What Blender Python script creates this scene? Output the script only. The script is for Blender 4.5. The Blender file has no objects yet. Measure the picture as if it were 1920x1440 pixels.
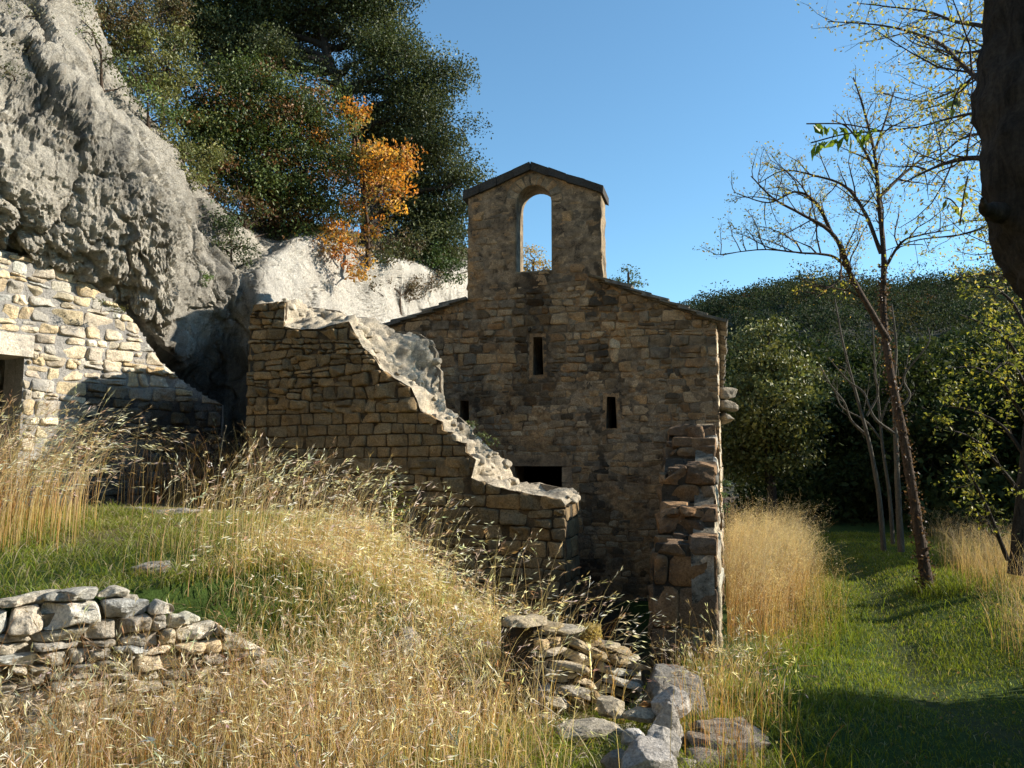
import bpy, math, random
import numpy as np
from mathutils import Vector, noise
from mathutils.geometry import tessellate_polygon

# ------------------------------------------------------------------ camera
SC = bpy.context.scene
EYE = np.array([0.0, 0.0, 1.65])
FPX = 1500.0
PITCH = math.atan(160 / FPX)
cam_data = bpy.data.cameras.new("camera")
cam_data.sensor_width = 36.0
cam_data.lens = 36.0 * FPX / 1920.0
cam_data.clip_start = 0.05
cam_data.clip_end = 2000
cam = bpy.data.objects.new("camera", cam_data)
SC.collection.objects.link(cam)
cam.location = EYE
cam.rotation_euler = (math.pi / 2 + PITCH, 0, 0)
SC.camera = cam

# ------------------------------------------------------------------ sky and sun
SUN_AZ = math.radians(86)      # to the right of the view direction (+Y)
SUN_EL = math.radians(26)
world = bpy.data.worlds.new("World")
SC.world = world
world.use_nodes = True
wn = world.node_tree
bg = wn.nodes["Background"]
sky = wn.nodes.new("ShaderNodeTexSky")
sky.sky_type = 'NISHITA'
sky.sun_disc = False
sky.sun_elevation = SUN_EL
sky.sun_rotation = SUN_AZ
sky.altitude = 400
sky.air_density = 1.0
sky.dust_density = 0.0
sky.ozone_density = 1.5
wt = wn.nodes.new('ShaderNodeMix')
wt.data_type = 'RGBA'
wt.blend_type = 'MULTIPLY'
wt.inputs[0].default_value = 1.0
wt.inputs[7].default_value = (0.74, 1.0, 1.03, 1)   # clearer, drier air than the model's
wn.links.new(sky.outputs[0], wt.inputs[6])
wn.links.new(wt.outputs[2], bg.inputs[0])
bg.inputs[1].default_value = 0.107
sun_d = bpy.data.lights.new("sun", 'SUN')
sun_d.energy = 5.0
sun_d.angle = math.radians(0.5)
sun_d.color = (1.0, 0.92, 0.80)
sun = bpy.data.objects.new("sun", sun_d)
SC.collection.objects.link(sun)
sdir = Vector((math.sin(SUN_AZ) * math.cos(SUN_EL), math.cos(SUN_AZ) * math.cos(SUN_EL), math.sin(SUN_EL)))
sun.rotation_euler = sdir.to_track_quat('Z', 'Y').to_euler()
sun.location = (30, 5, 20)
SC.view_settings.view_transform = 'Standard'
SC.view_settings.look = 'None'
SC.view_settings.exposure = 1.08
SC.view_settings.gamma = 1.0

# ------------------------------------------------------------------ helpers
CP, SP = math.cos(PITCH), math.sin(PITCH)
COL = SC.collection


def ray(px, py):
    x = (px - 960) / FPX
    y = -(py - 720) / FPX
    return np.array([x, CP - y * SP, SP + y * CP])


def P(px, py, d):
    """World point seen at a pixel of the photograph, d metres ahead."""
    r = ray(px, py)
    return EYE + r * (d / r[1])


def rng_(s):
    return np.random.default_rng(s)


def smooth(t):
    t = np.clip(t, 0, 1)
    return t * t * (3 - 2 * t)


class MB:
    """Collects arrays of vertices and faces and links them as one mesh."""

    def __init__(self):
        self.v, self.c, self.f, self.m = [], [], [], []
        self.n = 0

    def add(self, verts, faces, col=(1, 1, 1), mat=0):
        verts = np.asarray(verts, dtype=np.float64).reshape(-1, 3)
        faces = np.asarray(faces, dtype=np.int64)
        c = np.asarray(col, dtype=np.float64)
        if c.ndim == 1:
            c = np.broadcast_to(c, (len(verts), 3))
        self.v.append(verts)
        self.c.append(c)
        self.f.append(faces + self.n)
        self.m.append(np.full(len(faces), mat))
        self.n += len(verts)

    def build(self, name, mats, parent=None, shade=True):
        me = bpy.data.meshes.new(name)
        V = np.concatenate(self.v)
        C = np.concatenate(self.c)
        base = np.array(parent.location) if parent is not None else np.zeros(3)
        if parent is None:
            base = np.array([V[:, 0].mean(), V[:, 1].mean(), V[:, 2].min()])
        loops = np.concatenate([f.ravel() for f in self.f])
        cnt = np.concatenate([np.full(len(f), f.shape[1]) for f in self.f])
        start = np.concatenate([[0], np.cumsum(cnt)[:-1]])
        me.vertices.add(len(V))
        me.vertices.foreach_set("co", (V - base).astype(np.float32).ravel())
        me.loops.add(len(loops))
        me.loops.foreach_set("vertex_index", loops.astype(np.int32))
        me.polygons.add(len(cnt))
        me.polygons.foreach_set("loop_start", start.astype(np.int32))
        me.polygons.foreach_set("material_index", np.concatenate(self.m).astype(np.int32))
        me.polygons.foreach_set("use_smooth", np.full(len(cnt), shade))
        at = me.attributes.new("tint", 'FLOAT_COLOR', 'POINT')
        at.data.foreach_set("color", np.concatenate([C, np.ones((len(C), 1))], axis=1).astype(np.float32).ravel())
        me.update(calc_edges=True)
        for m in (mats if isinstance(mats, (list, tuple)) else [mats]):
            me.materials.append(m)
        o = bpy.data.objects.new(name, me)
        COL.objects.link(o)
        if parent is not None:
            o.parent = parent
        else:
            o.location = base
        return o


def tag(o, label=None, cat=None, group=None, kind=None):
    if label:
        o["label"] = label
    if cat:
        o["category"] = cat
    if group:
        o["group"] = group
    if kind:
        o["kind"] = kind
    return o


def thing(name, loc, label, cat, group=None):
    o = bpy.data.objects.new(name, None)
    o.empty_display_size = 0.3
    o.location = [float(a) for a in loc]
    COL.objects.link(o)
    return tag(o, label, cat, group)


# ------------------------------------------------------------------ materials
class NT:
    def __init__(self, name):
        self.m = bpy.data.materials.new(name)
        self.m.use_nodes = True
        self.t = self.m.node_tree
        self.p = self.t.nodes["Principled BSDF"]
        self.out = self.t.nodes["Material Output"]

    def n(self, typ, **kw):
        nd = self.t.nodes.new(typ)
        for k, v in kw.items():
            setattr(nd, k, v)
        return nd

    def l(self, a, b):
        self.t.links.new(a, b)

    def pos(self, scale=(1, 1, 1)):
        g = self.n("ShaderNodeNewGeometry")
        mp = self.n("ShaderNodeMapping")
        mp.inputs["Scale"].default_value = scale
        self.l(g.outputs["Position"], mp.inputs["Vector"])
        return mp.outputs[0]

    def noise(self, vec, scale, detail=6, rough=0.6, dist=0.0):
        nd = self.n("ShaderNodeTexNoise")
        nd.inputs["Scale"].default_value = scale
        nd.inputs["Detail"].default_value = detail
        nd.inputs["Roughness"].default_value = rough
        nd.inputs["Distortion"].default_value = dist
        self.l(vec, nd.inputs["Vector"])
        return nd.outputs["Fac"]

    def ramp(self, fac, stops):
        r = self.n("ShaderNodeValToRGB")
        els = r.color_ramp.elements
        while len(els) < len(stops):
            els.new(0.5)
        for e, (p, c) in zip(els, stops):
            e.position = p
            e.color = (*c, 1) if len(c) == 3 else c
        self.l(fac, r.inputs[0])
        return r.outputs[0]

    def gr(self, fac, lo, hi, a=0.0, b=1.0):
        return self.ramp(fac, [(lo, (a, a, a)), (hi, (b, b, b))])

    def mix(self, fac, a, b, mode='MIX'):
        m = self.n("ShaderNodeMix", data_type='RGBA', blend_type=mode)
        m.inputs[0].default_value = 1.0
        if isinstance(fac, (int, float)):
            m.inputs[0].default_value = fac
        else:
            self.l(fac, m.inputs[0])
        for s, i in ((a, 6), (b, 7)):
            if isinstance(s, tuple):
                m.inputs[i].default_value = (*s, 1)
            else:
                self.l(s, m.inputs[i])
        return m.outputs[2]

    def tint(self):
        a = self.n("ShaderNodeAttribute", attribute_name="tint")
        return a.outputs["Color"]

    def bump(self, fac, strength, dist, prev=None):
        b = self.n("ShaderNodeBump")
        b.inputs["Strength"].default_value = strength
        b.inputs["Distance"].default_value = dist
        self.l(fac, b.inputs["Height"])
        if prev is not None:
            self.l(prev, b.inputs["Normal"])
        return b.outputs[0]

    def done(self, col, normal=None, rough=0.9, spec=0.2):
        self.l(col, self.p.inputs["Base Color"])
        self.p.inputs["Roughness"].default_value = rough
        self.p.inputs["Specular IOR Level"].default_value = spec
        if normal is not None:
            self.l(normal, self.p.inputs["Normal"])
        return self.m


def stone_mat(name, patch=(0.06, 0.055, 0.05), amount=0.5, fine=0.75, bump=0.5, patch_scale=2.2, lichen=0.0):
    t = NT(name)
    v = t.pos()
    c = t.tint()
    n1 = t.noise(v, 9, 8, 0.65, 0.3)
    c = t.mix(1.0, c, t.gr(n1, 0.25, 0.75, fine, 1.3), 'MULTIPLY')
    n2 = t.noise(v, patch_scale, 10, 0.72, 0.3)
    n3 = t.noise(v, 55, 5, 0.7)
    c = t.mix(1.0, c, t.gr(n3, 0.32, 0.66, 0.55, 1.35), 'MULTIPLY')
    n6 = t.noise(v, 28, 3, 0.6)
    c = t.mix(t.gr(n6, 0.60, 0.70, 0, 0.55), c, t.mix(1.0, c, (0.35, 0.33, 0.32), 'MULTIPLY'))
    mask = t.mix(1.0, t.gr(n2, 0.5 - 0.06 + (0.5 - amount) * 0.3, 0.62 + (0.5 - amount) * 0.3), t.gr(n3, 0.35, 0.55, 0.1, 1.0), 'MULTIPLY')
    c = t.mix(mask, c, patch)
    if lichen:
        n4 = t.noise(v, 21, 4, 0.6)
        c = t.mix(t.gr(n4, 0.66, 0.72, 0, lichen), c, (0.36, 0.33, 0.26))
    nb = t.bump(n1, bump, 0.03)
    nb = t.bump(n3, bump * 1.2, 0.016, nb)
    n5 = t.noise(v, 240, 3, 0.6)
    nb = t.bump(n5, bump * 0.5, 0.004, nb)
    return t.done(c, nb, 0.92, 0.15)


def rock_mat(name):
    t = NT(name)
    v = t.pos()
    vs = t.pos((1.0, 1.0, 0.22))
    n1 = t.noise(v, 1.1, 9, 0.62, 0.5)
    base = t.ramp(n1, [(0.28, (0.38, 0.35, 0.29)), (0.42, (0.54, 0.495, 0.41)), (0.55, (0.65, 0.595, 0.49)), (0.72, (0.70, 0.635, 0.52))])
    n2 = t.noise(vs, 2.3, 8, 0.68, 0.6)
    nl = t.noise(v, 0.42, 3, 0.5, 0.2)
    n3 = t.noise(v, 26, 6, 0.72)
    w = t.tint()
    bare = t.gr(t.mix(1.0, w, (0.5, 0.5, 0.5), 'MULTIPLY'), 0.51, 0.6, 1.0, 0.25)
    m1 = t.mix(1.0, t.gr(n2, 0.44, 0.58), t.gr(n3, 0.36, 0.56, 0.2, 1.0), 'MULTIPLY')
    c = t.mix(t.mix(1.0, t.mix(1.0, m1, t.gr(nl, 0.40, 0.60, 0.12, 0.85), 'MULTIPLY'), bare, 'MULTIPLY'), base, (0.075, 0.073, 0.068))
    n6 = t.noise(v, 3.7, 5, 0.6, 0.3)
    c = t.mix(t.gr(n6, 0.62, 0.74, 0, 0.5), c, (0.40, 0.29, 0.17))
    c = t.mix(1.0, c, t.gr(n3, 0.32, 0.68, 0.6, 1.25), 'MULTIPLY')
    n8 = t.noise(v, 48, 4, 0.65)
    c = t.mix(t.mix(1.0, t.gr(n8, 0.57, 0.67, 0, 0.7), bare, 'MULTIPLY'), c, (0.10, 0.095, 0.085))
    n7 = t.noise(v, 90, 5, 0.7)
    c = t.mix(t.gr(n7, 0.6, 0.7, 0, 0.5), c, (0.09, 0.088, 0.08))
    # the smoother white bare face farther along
    w = t.tint()
    c = t.mix(1.0, c, w, 'MULTIPLY')
    nb = t.bump(t.noise(v, 8, 10, 0.75, 0.4), 1.0, 0.10)
    nb = t.bump(n3, 1.0, 0.07, nb)
    nb = t.bump(n8, 1.0, 0.05, nb)
    nb = t.bump(n7, 1.0, 0.02, nb)
    return t.done(c, nb, 0.95, 0.1)


def leaf_mat(name, trans=0.35, rough=0.45, spec=0.4):
    t = NT(name)
    c = t.tint()
    t.l(c, t.p.inputs["Base Color"])
    t.p.inputs["Roughness"].default_value = rough
    t.p.inputs["Specular IOR Level"].default_value = spec
    tr = t.n("ShaderNodeBsdfTranslucent")
    c2 = t.mix(1.0, c, (1.5, 1.45, 0.8), 'MULTIPLY')
    t.l(c2, tr.inputs["Color"])
    mx = t.n("ShaderNodeMixShader")
    mx.inputs[0].default_value = trans
    t.l(t.p.outputs[0], mx.inputs[1])
    t.l(tr.outputs[0], mx.inputs[2])
    t.l(mx.outputs[0], t.out.inputs["Surface"])
    return t.m


def bark_mat(name, c1, c2, scale=14):
    t = NT(name)
    v = t.pos((1, 1, 0.22))
    n1 = t.noise(v, scale, 8, 0.68, 0.6)
    v2 = t.pos()
    n2 = t.noise(v2, 60, 4, 0.6)
    c = t.ramp(n1, [(0.3, c1), (0.7, c2)])
    c = t.mix(1.0, c, t.gr(n2, 0.3, 0.7, 0.7, 1.25), 'MULTIPLY')
    nb = t.bump(n1, 1.0, 0.05)
    nb = t.bump(n2, 0.5, 0.01, nb)
    return t.done(c, nb, 0.9, 0.15)


M_FACADE = stone_mat("facade_stone", (0.055, 0.045, 0.034), 0.40, 0.66, 0.8, 2.6)
M_FMORTAR = stone_mat("facade_mortar", (0.05, 0.04, 0.03), 0.52, 0.6, 0.9, 3.4)
M_RUIN = stone_mat("ruin_stone", (0.07, 0.06, 0.045), 0.3, 0.7, 0.6, 3.0)
M_JOINT = stone_mat("dark_joint", (0.03, 0.028, 0.02), 0.6, 0.6, 0.7, 6.0)
M_CAP = stone_mat("lime_capping", (0.19, 0.165, 0.13), 0.36, 0.72, 0.9, 5.0)
M_BUTT = stone_mat("dark_block", (0.045, 0.04, 0.034), 0.5, 0.65, 0.7, 2.0, 0.7)
M_PALE = stone_mat("pale_wall_stone", (0.20, 0.19, 0.175), 0.36, 0.72, 0.8, 3.0)
M_DRY = stone_mat("dry_wall_stone", (0.18, 0.165, 0.14), 0.30, 0.68, 1.1, 4.0)
M_SLAB = stone_mat("roof_slab_stone", (0.07, 0.066, 0.06), 0.55, 0.7, 0.7, 4.0)
M_ROCK = rock_mat("limestone_cliff")
M_LEAF = leaf_mat("evergreen_leaf", 0.18, 0.5, 0.3)
M_LEAFD = leaf_mat("woodland_leaf", 0.2, 0.75, 0.1)
M_LEAF2 = leaf_mat("autumn_leaf", 0.42, 0.5, 0.3)
M_GRASS = leaf_mat("grass_blade", 0.45, 0.55, 0.25)
M_DRYG = leaf_mat("dry_straw", 0.45, 0.55, 0.25)
M_BARK = bark_mat("dark_bark", (0.012, 0.010, 0.008), (0.085, 0.068, 0.052), 18)
M_BARKB = bark_mat("brown_bark", (0.03, 0.02, 0.014), (0.12, 0.085, 0.06), 20)
M_BARKP = bark_mat("pale_bark", (0.055, 0.047, 0.035), (0.13, 0.115, 0.09), 16)
# ------------------------------------------------------------------ shape helpers
def tube(mb, pts, radii, sides=6, col=(1, 1, 1), mat=0, rough=0.0, rg=None):
    pts = np.asarray(pts, float)
    k = len(pts)
    radii = np.broadcast_to(np.asarray(radii, float), (k,))
    tg = np.gradient(pts, axis=0)
    tg /= np.linalg.norm(tg, axis=1, keepdims=True) + 1e-9
    ref = np.array([1.0, 0, 0]) if abs(tg[0, 0]) < 0.8 else np.array([0, 1.0, 0])
    a = np.cross(tg, ref)
    a /= np.linalg.norm(a, axis=1, keepdims=True) + 1e-9
    b = np.cross(tg, a)
    ang = np.arange(sides) * 2 * math.pi / sides
    R = radii[:, None] * np.ones((1, sides))
    if rough and rg is not None:
        R = R * (1 + rough * rg.normal(size=(k, sides)))
    v = pts[:, None] + R[..., None] * (np.cos(ang)[None, :, None] * a[:, None] + np.sin(ang)[None, :, None] * b[:, None])
    i = np.arange(k - 1)[:, None] * sides
    j = np.arange(sides)[None]
    j2 = (j + 1) % sides
    f = np.stack([i + j, i + j2, i + sides + j2, i + sides + j], axis=-1).reshape(-1, 4)
    mb.add(v.reshape(-1, 3), f, col, mat)


def spline(pts, m):
    """Catmull-Rom through pts, m samples per span."""
    p = np.asarray(pts, float)
    q = np.concatenate([[2 * p[0] - p[1]], p, [2 * p[-1] - p[-2]]])
    out = []
    t = np.arange(m) / m
    for i in range(1, len(q) - 2):
        a, b, c, d = q[i - 1], q[i], q[i + 1], q[i + 2]
        tt = t.reshape((-1,) + (1,) * (p.ndim - 1))
        out.append(0.5 * (2 * b + (c - a) * tt + (2 * a - 5 * b + 4 * c - d) * tt ** 2 + (3 * b - a - 3 * c + d) * tt ** 3))
    out.append(p[-1:])
    return np.concatenate(out)


def sines(p, seed, freq, octs=3):
    """Cheap smooth noise on points (...,k): roughly -1..1."""
    rg = rng_(seed)
    p = np.asarray(p, float)
    out = np.zeros(p.shape[:-1])
    amp = 1.0
    for o in range(octs):
        for _ in range(3):
            d = rg.normal(size=p.shape[-1])
            d /= np.linalg.norm(d)
            out += amp * np.sin(p @ d * freq * 2 ** o * rg.uniform(0.8, 1.3) + rg.uniform(0, 6.28)) / 3
        amp *= 0.55
    return out


def inside(poly, p):
    """Vectorised point in polygon; p (n,2)."""
    x, y = p[:, 0], p[:, 1]
    r = np.zeros(len(p), bool)
    n = len(poly)
    for i in range(n):
        x1, y1 = poly[i]
        x2, y2 = poly[(i + 1) % n]
        c = ((y1 > y) != (y2 > y))
        with np.errstate(divide='ignore', invalid='ignore'):
            xi = (x2 - x1) * (y - y1) / (y2 - y1 + 1e-12) + x1
        r ^= c & (x < xi)
    return r


class Plane:
    """A vertical plane with u to the side, v up (world z) and outward normal N."""

    def __init__(self, o, U):
        self.o = np.array([o[0], o[1], 0.0])
        self.U = np.array([U[0], U[1], 0.0])
        self.U /= np.linalg.norm(self.U)
        self.N = np.array([self.U[1], -self.U[0], 0.0])

    def uv(self, px, py):
        r = ray(px, py)
        t = ((self.o - EYE) @ self.N) / (r @ self.N)
        p = EYE + r * t
        return ((p - self.o) @ self.U, p[2])

    def uvs(self, pts):
        return [self.uv(*q) for q in pts]

    def pt(self, u, v, h):
        u, v, h = np.broadcast_arrays(u, v, h)
        return self.o + u[..., None] * self.U + v[..., None] * np.array([0, 0, 1.0]) + h[..., None] * self.N


def rough_outline(poly, step, amp, rg):
    out = []
    n = len(poly)
    for i in range(n):
        a, b = np.array(poly[i]), np.array(poly[(i + 1) % n])
        k = max(1, int(np.linalg.norm(b - a) / step))
        for j in range(k):
            q = a + (b - a) * j / k
            out.append(tuple(q + (rg.normal(size=2) * amp if j else 0)))
    return out


def slab(mb, pl, outline, holes, h0, h1, col, mat):
    """Solid sheet between heights h0 (back) and h1 (front) with openings."""
    loops = [outline] + holes
    flat = [q for l in loops for q in l]
    tris = tessellate_polygon([[Vector((q[0], q[1], 0)) for q in l] for l in loops])
    F = np.array(flat)
    n = len(F)
    v = np.concatenate([pl.pt(F[:, 0], F[:, 1], np.full(n, h1)), pl.pt(F[:, 0], F[:, 1], np.full(n, h0))])
    tr = np.array(tris)
    mb.add(v, np.concatenate([tr, tr[:, ::-1] + n]), col, mat)
    k = 0
    for l in loops:
        m = len(l)
        i = np.arange(m)
        j = (i + 1) % m
        mb.add(v, np.stack([i + k, j + k, j + k + n, i + k + n], axis=1), col, mat)
        k += m


NPER = 30


def coat(mb, pl, outline, holes, step, h_fn, c_fn, mat=0):
    """Uneven mortar smeared over a wall face: a fine sheet whose height decides where stones show through."""
    ol = np.array(outline)
    lo, hi = ol.min(0), ol.max(0)
    us, vs = np.arange(lo[0], hi[0], step), np.arange(lo[1], hi[1], step)
    U, V = np.meshgrid(us, vs, indexing='ij')
    q = np.stack([U, V], -1)
    f = grid_faces(len(us), len(vs))
    flat = q.reshape(-1, 2)
    c = flat[f].mean(1)
    ok = inside(outline, c)
    for h in holes:
        ok &= ~inside(h, c)
    mb.add(pl.pt(U, V, h_fn(q)).reshape(-1, 3), f[ok], c_fn(q).reshape(-1, 3), mat)




def stones(mb, pl, outline, holes, quads, prot, cols, rg, mat=0, h_base=0.0, bev=0.014, rnd=0.03, tilt=0.02, jit=0.006, facet=0.9):
    """Each quad of (u,v) corners becomes a dressed or rough stone standing proud of the plane."""
    ol = np.array(outline)
    lo, hi = ol.min(0), ol.max(0)
    g = (np.arange(5) + 0.5) / 5
    cut = []
    for q, tone in quads:
        q = np.asarray(q, float)
        todo = [q]
        for h in holes:
            ha = np.asarray(h)
            (a0, b0), (a1, b1) = ha.min(0), ha.max(0)
            nxt = []
            for w in todo:
                (c0, d0), (c1, d1) = w.min(0), w.max(0)
                if c1 <= a0 or c0 >= a1 or d1 <= b0 or d0 >= b1 or len(h) > 8:
                    nxt.append(w)
                    continue
                for lo_, hi_, bl, bh in ((c0, min(c1, a0), d0, d1), (max(c0, a1), c1, d0, d1), (max(c0, a0), min(c1, a1), max(d0, b1), d1), (max(c0, a0), min(c1, a1), d0, min(d1, b0))):
                    if hi_ - lo_ > 0.05 and bh - bl > 0.04:
                        nxt.append(np.stack([np.clip(w[:, 0], lo_, hi_), np.clip(w[:, 1], bl, bh)], 1))
            todo = nxt
        cut += [(w, tone) for w in todo]
    for qi, (q, tone) in enumerate(cut):
        q = np.asarray(q, float)
        if q[:, 0].max() < lo[0] or q[:, 0].min() > hi[0] or q[:, 1].max() < lo[1] or q[:, 1].min() > hi[1]:
            continue
        gu, gv = np.meshgrid(g, g)
        s = ((1 - gu)[..., None] * (1 - gv)[..., None] * q[0] + gu[..., None] * (1 - gv)[..., None] * q[1]
             + gu[..., None] * gv[..., None] * q[2] + (1 - gu)[..., None] * gv[..., None] * q[3]).reshape(-1, 2)
        ok = inside(outline, s)
        for h in holes:
            ok &= ~inside(h, s)
        if ok.mean() < 0.25:
            continue
        c = s[ok].mean(0)
        # rounded perimeter
        per = []
        for i in range(4):
            a, b, d = q[i - 1], q[i], q[(i + 1) % 4]
            r1 = min(rnd * rg.uniform(0.5, 1.6), 0.42 * np.linalg.norm(a - b))
            r2 = min(rnd * rg.uniform(0.5, 1.6), 0.42 * np.linalg.norm(d - b))
            ua = (a - b) / (np.linalg.norm(a - b) + 1e-9)
            ud = (d - b) / (np.linalg.norm(d - b) + 1e-9)
            p1, p2 = b + ua * r1, b + ud * r2
            per += [p1, 0.25 * p1 + 0.25 * p2 + 0.5 * b, p2]
        per = np.array(per)
        seg = np.linalg.norm(np.roll(per, -1, 0) - per, axis=1)
        cum = np.concatenate([[0], np.cumsum(seg)])
        tt = np.linspace(0, cum[-1], NPER, endpoint=False)
        pc = np.concatenate([per, per[:1]])
        pp = np.stack([np.interp(tt, cum, pc[:, 0]), np.interp(tt, cum, pc[:, 1])], axis=1)
        pp += jit * sines(np.stack([np.cos(tt / cum[-1] * 6.283), np.sin(tt / cum[-1] * 6.283)], 1), int(rg.integers(1 << 30)), 2.2, 2)[:, None] * (pp - c) / (np.linalg.norm(pp - c, axis=1, keepdims=True) + 1e-9)
        # pull what sticks out of the outline back in
        if ok.mean() < 0.999:
            ins = inside(outline, pp)
            for h in holes:
                ins &= ~inside(h, pp)
            if not ins.all():
                a0, b0 = np.zeros(NPER), np.ones(NPER)
                for _ in range(8):
                    mid = (a0 + b0) / 2
                    x = c + (pp - c) * mid[:, None]
                    k = inside(outline, x)
                    for h in holes:
                        k &= ~inside(h, x)
                    a0, b0 = np.where(k, mid, a0), np.where(k, b0, mid)
                pp = np.where(ins[:, None], pp, c + (pp - c) * a0[:, None])
        d = c - pp
        dl = np.linalg.norm(d, axis=1, keepdims=True) + 1e-9
        pr = prot * rg.uniform(0.45, 1.3)
        gx, gy = rg.normal(size=2) * tilt
        sd = int(rg.integers(1 << 30))
        rings, hs = [], []
        size = np.linalg.norm(pp.max(0) - pp.min(0)) * 0.5
        planes = [(rg.normal(size=2) * facet, rg.uniform(0, 0.35)) for _ in range(4)]
        for inset, hh in ((0.0, None), (0.0, 0.35), (bev * 0.45, 0.72), (bev * 1.3, 0.97), (0.5, 1.0), (0.75, 1.0)):
            f = np.minimum(inset / dl, 0.28) if inset < 0.4 else inset - 0.05
            r = pp + d * f
            rings.append(r)
            if hh is None:
                hs.append(np.full(NPER, h_base - 0.05))
            else:
                fc = np.min([(0.9 + o_) * pr + pr * ((r - c) @ d_) / size for d_, o_ in planes], axis=0)
                hs.append(h_base + np.minimum(pr * hh * 1.1, np.maximum(fc, 0.4 * pr * hh)) + (gx * (r[:, 0] - c[0]) + gy * (r[:, 1] - c[1])) * hh * 2 + 0.20 * pr * hh * sines(r, sd, 26, 3))
        R = np.concatenate(rings + [c[None]])
        Hh = np.concatenate(hs + [[h_base + pr * (1 + 0.2 * rg.normal())]])
        v = pl.pt(R[:, 0], R[:, 1], Hh)
        i = np.arange(NPER)
        j = (i + 1) % NPER
        fs = [np.stack([i + k * NPER, j + k * NPER, j + (k + 1) * NPER, i + (k + 1) * NPER], 1) for k in range(5)]
        col = np.array(cols(c, tone, rg))
        mb.add(v, np.concatenate(fs), col, mat)
        mb.add(np.concatenate([v[5 * NPER:6 * NPER], v[-1:]]), np.stack([i, j, np.full(NPER, NPER)], 1), col, mat)


def courses(u0, u1, v0, v1, hr, wr, rg, gap=0.014, slant=0.02, split=0.15, wave=0.015, warp=None):
    """Rows of stones as (u,v) quads with wandering bed joints."""
    out = []
    v = v0
    ph = rg.uniform(0, 6.28, 4)

    def bed(u, k):
        return wave * (math.sin(u * 2.1 + ph[0] + k * 0.9) + 0.6 * math.sin(u * 5.3 + ph[1] + k * 2.3))
    k = 0
    while v < v1:
        h = rg.uniform(*hr)
        u = u0 - rg.uniform(0, wr[1])
        sl = 0.0
        while u < u1:
            w = rg.uniform(*wr) * (0.75 + 0.5 * h / hr[1])
            s2 = rg.normal() * slant
            g = gap * rg.uniform(0.5, 1.5) * 0.5
            a0, a1 = bed(u, k), bed(u + w, k)
            b0, b1 = bed(u, k + 1), bed(u + w, k + 1)
            q = [(u + g - sl, v + a0 + g), (u + w - g - s2, v + a1 + g), (u + w - g + s2, v + h + b1 - g), (u + g + sl, v + h + b0 - g)]
            parts = [q]
            if rg.random() < split and h > 0.8 * hr[1] * 0.7:
                m = rg.uniform(0.35, 0.65)
                q = np.array(q)
                l, r = q[0] + (q[3] - q[0]) * m, q[1] + (q[2] - q[1]) * m
                e = np.array([0, g])
                parts = [[q[0], q[1], r - e, l - e], [l + e, r + e, q[2], q[3]]]
            for p in parts:
                p = np.asarray(p, float)
                if warp is not None:
                    p = np.array([warp(*x) for x in p])
                out.append((p, rg.random()))
            sl = s2
            u += w
        v += h
        k += 1
    return out


def palette(base, spread=0.12, warm=0.06, rare=None):
    base = np.array(base)

    def f(c, tone, rg):
        k = base[int(tone * len(base)) % len(base)] * (1 + spread * rg.normal())
        k = k * (1 + warm * rg.normal() * np.array([1, 0.1, -1]))
        if rare is not None:
            k = rare(c, k, rg)
        return np.clip(k, 0.01, 0.8)
    return f


def grid_faces(a, b):
    i, j = np.meshgrid(np.arange(a - 1), np.arange(b - 1), indexing='ij')
    k = i * b + j
    return np.stack([k, k + b, k + b + 1, k + 1], -1).reshape(-1, 4)


def vnormals(G):
    du = np.gradient(G, axis=0)
    dv = np.gradient(G, axis=1)
    n = np.cross(du, dv)
    return n / (np.linalg.norm(n, axis=-1, keepdims=True) + 1e-9)


def rock_noise(G, f, octs, seed=0.0, ridged=True):
    """mathutils noise on a grid of points."""
    flat = G.reshape(-1, 3) * f + seed
    if ridged:
        o = [noise.ridged_multi_fractal(Vector(q), 0.9, 2.1, octs, 1.0, 2.0) for q in flat]
    else:
        o = [noise.fractal(Vector(q), 0.8, 2.1, octs) for q in flat]
    return np.array(o).reshape(G.shape[:-1])


def boulder(mb, c, size, rg, col, res=14, cuts=9, rot=None, power=5.0, mat=0, rough=0.05):
    """An angular rock: a rounded box cut by random planes, with rough faces."""
    res = int(res * 1.7)
    t = np.linspace(-1, 1, res)
    a, b = np.meshgrid(t, t, indexing='ij')
    V, F = [], []
    for ax in range(3):
        for sg in (-1, 1):
            p = np.zeros((res, res, 3))
            p[..., ax] = sg
            p[..., (ax + 1) % 3] = a
            p[..., (ax + 2) % 3] = b
            f = grid_faces(res, res)
            if sg < 0:
                f = f[:, ::-1]
            F.append(f + len(V) * res * res)
            V.append(p.reshape(-1, 3))
    V = np.concatenate(V)
    V /= (np.abs(V) ** power).sum(1, keepdims=True) ** (1 / power)
    sz = np.array(size) / 2
    for _ in range(cuts * 2):
        n = rg.normal(size=3)
        n /= np.linalg.norm(n)
        d = rg.uniform(0.70, 1.05)
        s = V @ n
        V = V - np.maximum(s - d, 0)[:, None] * n
    W = V * sz
    r = V / np.linalg.norm(V, axis=1, keepdims=True)
    off = rg.uniform(0, 50, 3)
    m = size[0] ** 0.5
    nz = np.array([noise.fractal(Vector(q * 9 + off), 0.7, 2.2, 5) for q in W]) * 0.016 * m
    nz += np.array([noise.ridged_multi_fractal(Vector(q * 5 + off), 0.9, 2.1, 3, 1.0, 2.0) - 1.0 for q in W]) * 0.012 * m
    V = W + r * (nz * rough / 0.05)[:, None]
    if rot is None:
        rot = rg.uniform(0, 6.28)
    cz, sz_ = math.cos(rot), math.sin(rot)
    V = V @ np.array([[cz, sz_, 0], [-sz_, cz, 0], [0, 0, 1]])
    mb.add(V + np.array(c), np.concatenate(F), col, mat)


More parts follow.
